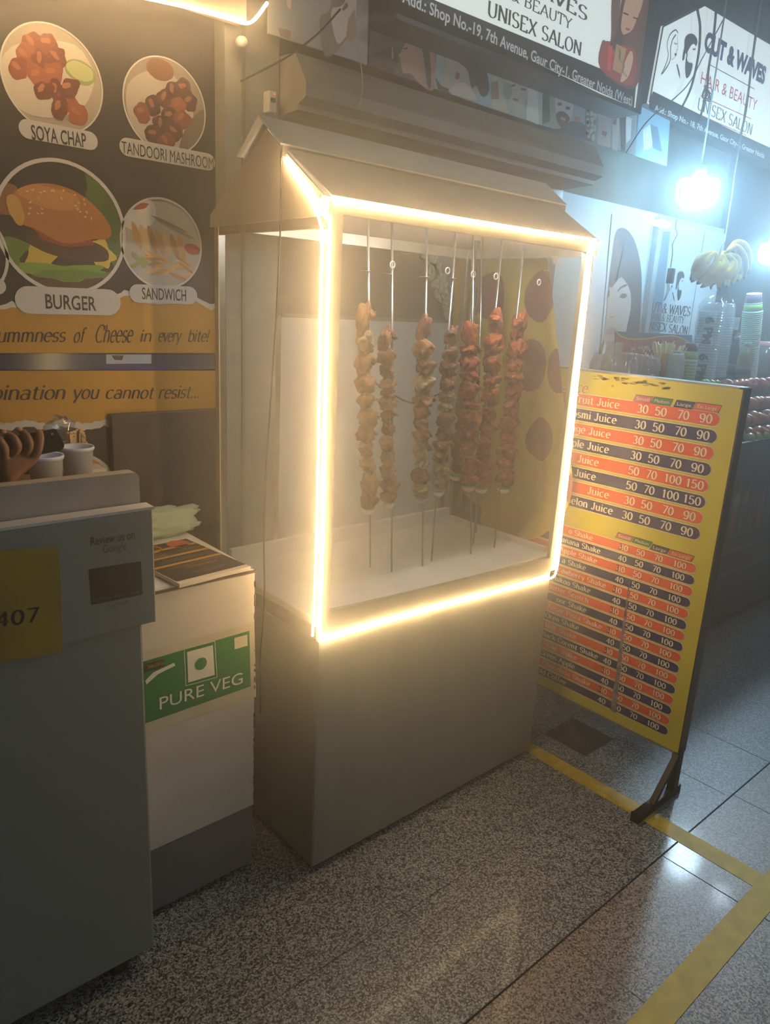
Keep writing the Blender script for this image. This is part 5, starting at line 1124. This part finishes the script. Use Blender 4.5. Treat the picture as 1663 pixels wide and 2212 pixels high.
for px_, pt_, w_, yy, bc, cc_, lab in ((1568, 724, 26, 1.98, '#1f2a55', '#2a44a8', 'dark bottle with a blue cap, left one of the bottles'), (1594, 727, 27, 1.93, '#16161c', '#8f959a', 'black bottle with a grey cap, middle one of the bottles'), (1616, 740, 28, 1.80, '#8a7a3a', '#c9ccb9', 'yellow labelled bottle with a pale cap in front of the tall cup stack')):
    t, p, R_, H = vessel('drink_bottle', px_, pt_, w_, yy, BOT, mat('bottle_'+bc[1:], bc, .12, var=.3, scale=20), lab, 'bottle', None, ('cap', CAPB, mat('cap_'+cc_[1:], cc_, .4, var=.05)))
    q = MB().lathe([(R_*1.01, H*.10), (R_*1.01, H*.30)], mat('label_'+bc[1:], '#7a3a2a' if bc != '#8a7a3a' else '#2a2c4a', .4, var=.5, scale=60, col2='#3a4a3a'), (p.x, yy, zc), 24); obj('label', q, t)
t, p, R_, H = vessel('drink_bottle', 1606, 722, 24, 2.04, BOT, mat('bottle_orange', '#c96a3a', .2, var=.15), 'orange bottle with a wide red cap behind the black bottle', 'bottle', None, ('cap', [(.9, .86), (.95, 1), (.9, 1.02), (0, 1.02)], mat('cap_red', '#d0503a', .4, var=.05)))
t, p, R_, H = vessel('storage_jar', 1668, 740, 62, 1.90, [(0, 0), (1, 0), (1.02, .05), (1.02, .85), (.95, .88), (0, .88)], mat('jar_dark_content', '#2f3a2c', .1, var=.5, scale=30, col2='#6a4a3a', coat=.5), 'large jar of dark contents with a pink lid at right edge', 'jar', None, ('lid', [(1.04, .86), (1.06, .90), (1.06, 1.0), (1.0, 1.02), (0, 1.02)], mat('pink_lid', '#c97a80', .4, var=.05)))
# small printed sign standing behind the glassware
yF = 2.08; FF = Fr((0, yF, 0), X, Z)
t = thing('counter_sign', FF.P(FF.px(1415, 800)), 'red and purple sign with a yellow wave standing behind the glassware', 'sign')
q = MB(); c4s = [(1326, 830), (1497, 832), (1495, 724), (1330, 716)]; q.prism([FF.P(FF.px(*p), 0) for p in c4s], (0, .006, 0), mat('sign_red', '#9a4038', .4, var=.08)); obj('panel', q, t)
q = MB(); wv = [(1330, 717), (1340, 726), (1352, 731), (1370, 733), (1395, 732), (1425, 727), (1452, 725), (1472, 730), (1490, 742)]
FF.ppoly(q, wv+[(1495, 748), (1495, 724)], mat('sign_purple', '#4a3a78', .4, var=.3, scale=3, col2='#2f6a78'), 1); FF.line(q, [FF.px(*p) for p in wv], .006, pm('#c9b63a'), 2); FF.ptext(q, '& Sha', (1362, 757), (1400, 751), (1362, 752), pm('#cfc9c4'), 2); obj('print', q, t)
q = MB(); sw = [at(a, b, 1, W-.012) for a, b in ((1570, 712), (1594, 686))]; q.box((sw[0].x, W-.03, sw[0].z), (sw[1].x, W-.011, sw[1].z), mat('switch_plate', '#c5d3d8', .4, var=.05), .004); q.box((sw[0].x+.02, W-.034, sw[0].z+.03), (sw[1].x-.02, W-.029, sw[1].z-.03), mat('switch_face', '#aebdc4', .4, var=.05)); tag(obj('switch_box', q, None, (sw[0].x, W-.02, sw[0].z)), 'pale square switch box on the wall behind the plastic cups', 'switch')
# spiky plant
PX_ = at(1658, 700, 1, 2.10).x
t = thing('spiky_plant', (PX_, 2.10, zc), 'spiky green leafed plant at the right edge above the pink lidded jar', 'plant'); rs = random.Random(4)
q = MB().lathe([(0, 0), (.05, 0), (.06, .10), (0, .10)], mat('plant_pot', '#3a2f28', .6, var=.2), (PX_, 2.10, zc), 16); obj('pot', q, t)
q = MB()
for i in range(26):
    a = rs.uniform(0, 6.28); L = rs.uniform(.16, .26); e = rs.uniform(.5, 1.2); d = Vector((math.cos(a), math.sin(a), 0)); b0 = Vector((PX_, 2.10, zc+.09)); s_ = d.cross(Z)*.008
    pts = [b0+d*(L*k*(.4+.6*k))+Z*(L*e*k*(1.15-.4*k)) for k in (0, .33, .66, 1)]
    for j in range(3): w0, w1 = (1, .9, .6, .05)[j], (1, .9, .6, .05)[j+1]; q.add([pts[j]-s_*w0, pts[j]+s_*w0, pts[j+1]+s_*w1, pts[j+1]-s_*w1], [(0, 1, 2, 3)], mat('spiky_leaf', '#6f8a5a', .45, var=.3, scale=20))
obj('leaves', q, t)
# hanging bananas
BAN = mat('banana_skin', '#e6b81e', .6, spec=.15, var=.14, scale=22, col2='#c79a1c'); TIP = mat('banana_tip', '#2f2a1c', .7, var=.2)
hb = at(1556, 540, 1, 1.80)
def banana(label, pts, r, grp):
    P_ = [Vector(p) for p in pts]; P_ = smooth(P_, 5); n = len(P_)
    t = thing('banana', P_[0], label, 'banana', grp)
    rr = [r*min(1, .42+1.6*(i/n)) if i < n*.35 else r*min(1, .35+1.9*(1-i/n)) for i in range(n)]
    obj('peel', MB().tube(P_, rr, BAN, 10), t); obj('tip', MB().tube([P_[-1]-(P_[-1]-P_[-2])*.2, P_[-1]+(P_[-1]-P_[-2])*1.2], [r*.38, r*.22], TIP, 8), t)
def bp(*ps): return [at(a, b, 1, 1.80+d) for a, b, d in ps]
for i, ps in enumerate([((1538, 545, 0), (1515, 555, -.01), (1504, 575, -.02), (1500, 590, -.02), (1493, 602, -.02)), ((1545, 545, -.02), (1530, 560, -.03), (1518, 580, -.04), (1508, 594, -.04), (1496, 606, -.04)), ((1550, 548, -.03), (1545, 570, -.05), (1532, 590, -.06), (1518, 603, -.06), (1508, 611, -.06)), ((1560, 548, -.03), (1566, 570, -.06), (1552, 593, -.07), (1534, 608, -.07), (1518, 618, -.07)), ((1568, 550, -.02), (1584, 565, -.05), (1578, 586, -.06), (1560, 598, -.06), (1542, 612, -.06)), ((1572, 548, 0), (1592, 558, -.03), (1590, 580, -.04), (1576, 594, -.04), (1560, 604, -.04))]):
    banana('yellow banana in the front of the hanging bunch, %s from the left' % ('first', 'second', 'third', 'fourth', 'fifth', 'sixth')[i], bp(*ps), .020, 'front bananas of the hanging bunch')
for i, (x, y) in enumerate([(1536, 618), (1552, 622), (1569, 618), (1581, 612), (1594, 604)]):
    banana('shaded banana hanging at the back of the bunch, %s from the left' % ('first', 'second', 'third', 'fourth', 'fifth')[i], bp((1562+i*3, 545, .02), (1560+i*8, 565, .05), (x+4, 590, .06), (x, y, .05)), .020, 'back bananas of the hanging bunch')
for i, ps in enumerate([((1574, 538, .02), (1592, 524, .02), (1610, 535, .01), (1617, 560, 0), (1616, 585, 0)), ((1572, 542, .0), (1588, 534, 0), (1602, 550, -.02), (1609, 575, -.02), (1607, 598, -.02))]):
    banana('long curved banana arching over the right side of the bunch, %s one' % ('outer', 'inner')[i], bp(*ps), .021, 'arching bananas of the hanging bunch')
q = MB().tube([hb+Vector((0, 0, -.03)), hb+Vector((0, 0, .02)), at(1566, 520, 1, 1.80), at(1572, 440, 1, 1.80)+Vector((0, 0, 1.0))], .003, mat('pale_string', '#b9c4c4', .7, var=.1), 6); tag(obj('hanging_string', q, None, hb), 'pale string from which the banana bunch hangs', 'string')

# ------------------------------------------------------------------ bulbs over the stall
def bulb(c, R_, H, label, L):
    t = thing('light_bulb', c, label, 'light bulb', 'bright white bulbs over the juice stall')
    q = MB().lathe([(0, -H*.55), (R_*.5, -H*.53), (R_*.85, -H*.40), (R_*.98, -H*.15), (R_, H*.25), (R_*.92, H*.42), (R_*.5, H*.45)], emitter('bulb_glow', (.33, .69, 1.0), L), c, 32); obj('diffuser', q, t)
    q = MB().lathe([(R_*.5, H*.45), (R_*.30, H*.62), (R_*.28, H*.9), (0, H*.9)], mat('bulb_base', '#d0d4d6', .4, var=.05), c, 20); obj('base', q, t)
b1 = at(1506, 416, 1, 1.95); bulb(b1, .098, .135, 'large glowing white bulb hanging in front of the salon door', BULB_L)
b2 = at(1664, 547, 1, 1.80); bulb(b2, .060, .105, 'second glowing white bulb at right edge, lower than the other', BULB_L)
for c, H, lab in ((b1, .135, 'cord holding the large glowing bulb'), (b2, .105, 'cord holding the bulb at right edge')):
    q = MB().tube([c+Vector((0, 0, H*.88)), (c.x, c.y, 3.3)], .004, mat('white_cord', '#b9c0c2', .6, var=.1), 6); tag(obj('lamp_cord', q, None, (c.x, c.y, 3.3)), lab, 'cord')
t = thing('pull_switch', at(1449, 640, 1, 1.95), 'dark switch hanging from a hooked pale wire beside the large bulb', 'switch')
q = MB().tube(smooth([at(a, b, 1, 1.95) for a, b in ((1482, 400), (1470, 403), (1467, 430), (1462, 470), (1459, 492), (1463, 505), (1456, 520), (1452, 530), (1453, 540), (1451, 560), (1448, 578))], 5), .003, mat('pale_wire', '#b5ad96'), 6); obj('wire', q, t)
a_, b_ = at(1443, 612, 1, 1.95), at(1454, 580, 1, 1.95); q = MB(); q.box((a_.x, 1.935, a_.z), (b_.x, 1.965, b_.z), mat('dark_switch', '#3a4652', .5, var=.2), .004); obj('switch_body', q, t)
q = MB(); a_, b_ = at(1414, 487, 1, W-.06), at(1438, 480, 1, W-.06); q.box((a_.x, W-.09, a_.z), (b_.x, W-.046, b_.z), emitter('small_lamp', (.8, .93, 1), 6.0)); tag(obj('door_lamp', q, None, (a_.x, W-.06, a_.z)), 'small bright lamp at the top of the salon door frame', 'lamp')
# added spot, unseen at right: brightens the floor and throws the board's shadow
l = bpy.data.lights.new('floor_fill_spot', 'SPOT'); l.energy = 560; l.color = (.58, .82, 1.0); l.spot_size = math.radians(46); l.spot_blend = .5; l.shadow_soft_size = .16
o = bpy.data.objects.new('floor_fill_spot', l); COL.objects.link(o); o.location = (5.35, 2.12, 2.72); o.rotation_euler = (Vector((2.75, .72, 0))-Vector((5.35, 2.12, 2.72))).to_track_quat('-Z', 'Y').to_euler()

l = bpy.data.lights.new('stall_fill_light', 'POINT'); l.energy = 26; l.color = (.66, .86, 1.0); l.shadow_soft_size = .06  # unseen point light added to brighten the wares on the stall
o = bpy.data.objects.new('stall_fill_light', l); COL.objects.link(o); o.location = (4.45, 1.45, 2.12)
# ------------------------------------------------------------------ person at the left edge, holding a phone
SK = mat('brown_skin', '#7a5038', .5, var=.10, scale=14, bump=.15, bscale=90)
def skinned(name, verts, edges, radii, mt, parent=None, lv=2, root=0):
    me = bpy.data.meshes.new(name); me.from_pydata([tuple(v) for v in verts], edges, []); me.materials.append(mt)
    o = bpy.data.objects.new(name, me); COL.objects.link(o)
    if parent is not None: o.parent = parent
    sk = o.modifiers.new('skin', 'SKIN'); sk.use_smooth_shade = True
    for i, r in enumerate(radii):
        d = me.skin_vertices[0].data[i]; d.radius = r if isinstance(r, tuple) else (r, r); d.use_root = (i == root)
    sd = o.modifiers.new('subdivision', 'SUBSURF'); sd.levels = lv; sd.render_levels = lv
    return o
yh = 1.60
hp = lambda x, y, dy=0.: at(x, y, 1, yh+dy)
V_, E_, R2 = [], [], []
def ch(par, pts, rads):
    for p, r in zip(pts, rads):
        V_.append(Vector(p)); R2.append(r); i = len(V_)-1
        if par is not None: E_.append((par, i))
        par = i
    return par
pel = ch(None, [(.02, 1.76, .92)], [(.15, .11)])
chest = ch(pel, [(.02, 1.76, 1.10), (.02, 1.755, 1.30)], [(.14, .10), (.16, .11)])
neck = ch(chest, [(.02, 1.75, 1.44), (.03, 1.745, 1.52)], [.07, .052]); ch(neck, [(.04, 1.735, 1.60), (.045, 1.73, 1.69)], [(.072, .085), (.066, .078)])
for sgn in (-1,):
    ch(chest, [(-.16, 1.76, 1.36), (-.20, 1.74, 1.10), (-.10, 1.58, .98)], [.055, .045, .034])
for sx in (-.09, .11): ch(pel, [(sx, 1.76, .80), (sx, 1.75, .48), (sx, 1.77, .09), (sx+.0, 1.66, .035)], [.085, .058, .04, .03])
wr = ch(chest, [(.19, 1.75, 1.37), (.235, 1.71, 1.16), hp(-46, 1110, .06), hp(4, 1052, .012)], [.056, .046, .038, (.026, .024)])
pc_ = ch(wr, [hp(24, 1026, 0), hp(40, 1004, -.004)], [(.030, .017), (.034, .014)])
for pts in (((74, 990), (83, 968), (87, 947), (84, 930)), ((52, 984), (66, 963), (60, 944), (44, 930)), ((28, 984), (40, 964), (29, 945), (9, 935)), ((8, 988), (10, 968), (-2, 950), (-14, 942))):
    dys = (-.010, -.020, -.014, .004)
    ch(pc_, [hp(a, b, d) for (a, b), d in zip(pts, dys)], [.0105, .0098, .0090, .0082])
ch(wr, [hp(0, 1018, .012), hp(-16, 996, .030), hp(-8, 972, .038)], [.014, .012, .010])
person = thing('person', (.02, 1.76, 0), 'person at left edge of whom only the hand holding a phone shows', 'person')
V_ = [v-Vector(person.location) for v in V_]
skinned('body', V_, E_, R2, SK, person)
SHT = mat('grey_shirt', '#4a4f58', .8, var=.15, scale=30); TRO = mat('dark_trousers', '#22252c', .8, var=.15, scale=30)
pv = lambda *p: Vector(p)-Vector(person.location)
skinned('shirt', [pv(.02, 1.76, .90), pv(.02, 1.76, 1.10), pv(.02, 1.755, 1.30), pv(.02, 1.752, 1.45), pv(-.16, 1.76, 1.36), pv(-.19, 1.745, 1.20), pv(.19, 1.75, 1.37), pv(.22, 1.725, 1.22)], [(0, 1), (1, 2), (2, 3), (2, 4), (4, 5), (2, 6), (6, 7)], [(.17, .13), (.16, .12), (.178, .128), (.07, .065), .075, .066, .075, .066], SHT, person)
skinned('trousers', [pv(.02, 1.76, .94)]+[pv(sx, yy_, zz_) for sx in (-.09, .11) for yy_, zz_ in ((1.76, .78), (1.75, .46), (1.765, .12))], [(0, 1), (1, 2), (2, 3), (0, 4), (4, 5), (5, 6)], [(.165, .125), .10, .075, .06, .10, .075, .06], TRO, person)
q = MB().blob((.04, 1.745, 1.675), (.082, .095, .080), mat('black_hair', '#15110f', .6, var=.2), .08, 3, 3, 3); obj('hair', q, person)
q = MB()
for a, b, dy, s_ in ((42, 925, -.003, 1), (8, 931, -.003, 1)):
    q.blob(hp(a, b+2, dy-.004), (.006, .003, .0048), mat('finger_nail', '#c08a78', .3, var=.05), 0, 1, 0, 2)
obj('finger_nails', q, person)
ph = [(118, 927), (122, 928), (139, 961), (138, 967), (132, 973), (-40, 1009), (-46, 1004), (-66, 962), (-62, 957)]
t = thing('smartphone', hp(40, 970, .02), 'black smartphone held sideways in the hand at left edge', 'phone')
q = MB().prism([hp(a, b, .010) for a, b in ph], (0, .008, 0), mat('phone_black', '#0e0e10', .25, var=.1, coat=.5)); obj('case', q, t)
q = MB().prism([hp(a, b, .0185) for a, b in ((115, 930), (135, 962), (-38, 1003), (-60, 961))], (0, .001, 0), emitter('phone_screen', (.35, .5, 1), .6)); obj('screen', q, t)
q = MB(); q.tube([hp(104, 940, .009), hp(114, 937, .009)], .0032, mat('camera_bump', '#1d1d20', .2, var=.1, spec=.8), 8); obj('camera_bump', q, t)

# ------------------------------------------------------------------ haze volume added to stand in for lens glow
hm = bpy.data.materials.new('lens_glow_volume'); hm.use_nodes = True; nt = hm.node_tree; nt.nodes.clear()
o_ = nt.nodes.new('ShaderNodeOutputMaterial'); vs_ = nt.nodes.new('ShaderNodeVolumeScatter'); vs_.inputs['Color'].default_value = (1, 1, 1, 1); vs_.inputs['Density'].default_value = HAZE_D; vs_.inputs['Anisotropy'].default_value = HAZE_G
nt.links.new(vs_.outputs[0], o_.inputs['Volume'])
q = MB(); q.box((-1.0, -1.2, .02), (5.6, 2.05, 3.25), hm); o = obj('haze', q); o['kind'] = 'stuff'; o['label'] = 'added haze volume standing in for lens glow around the light strips and bulbs'; o['category'] = 'haze'
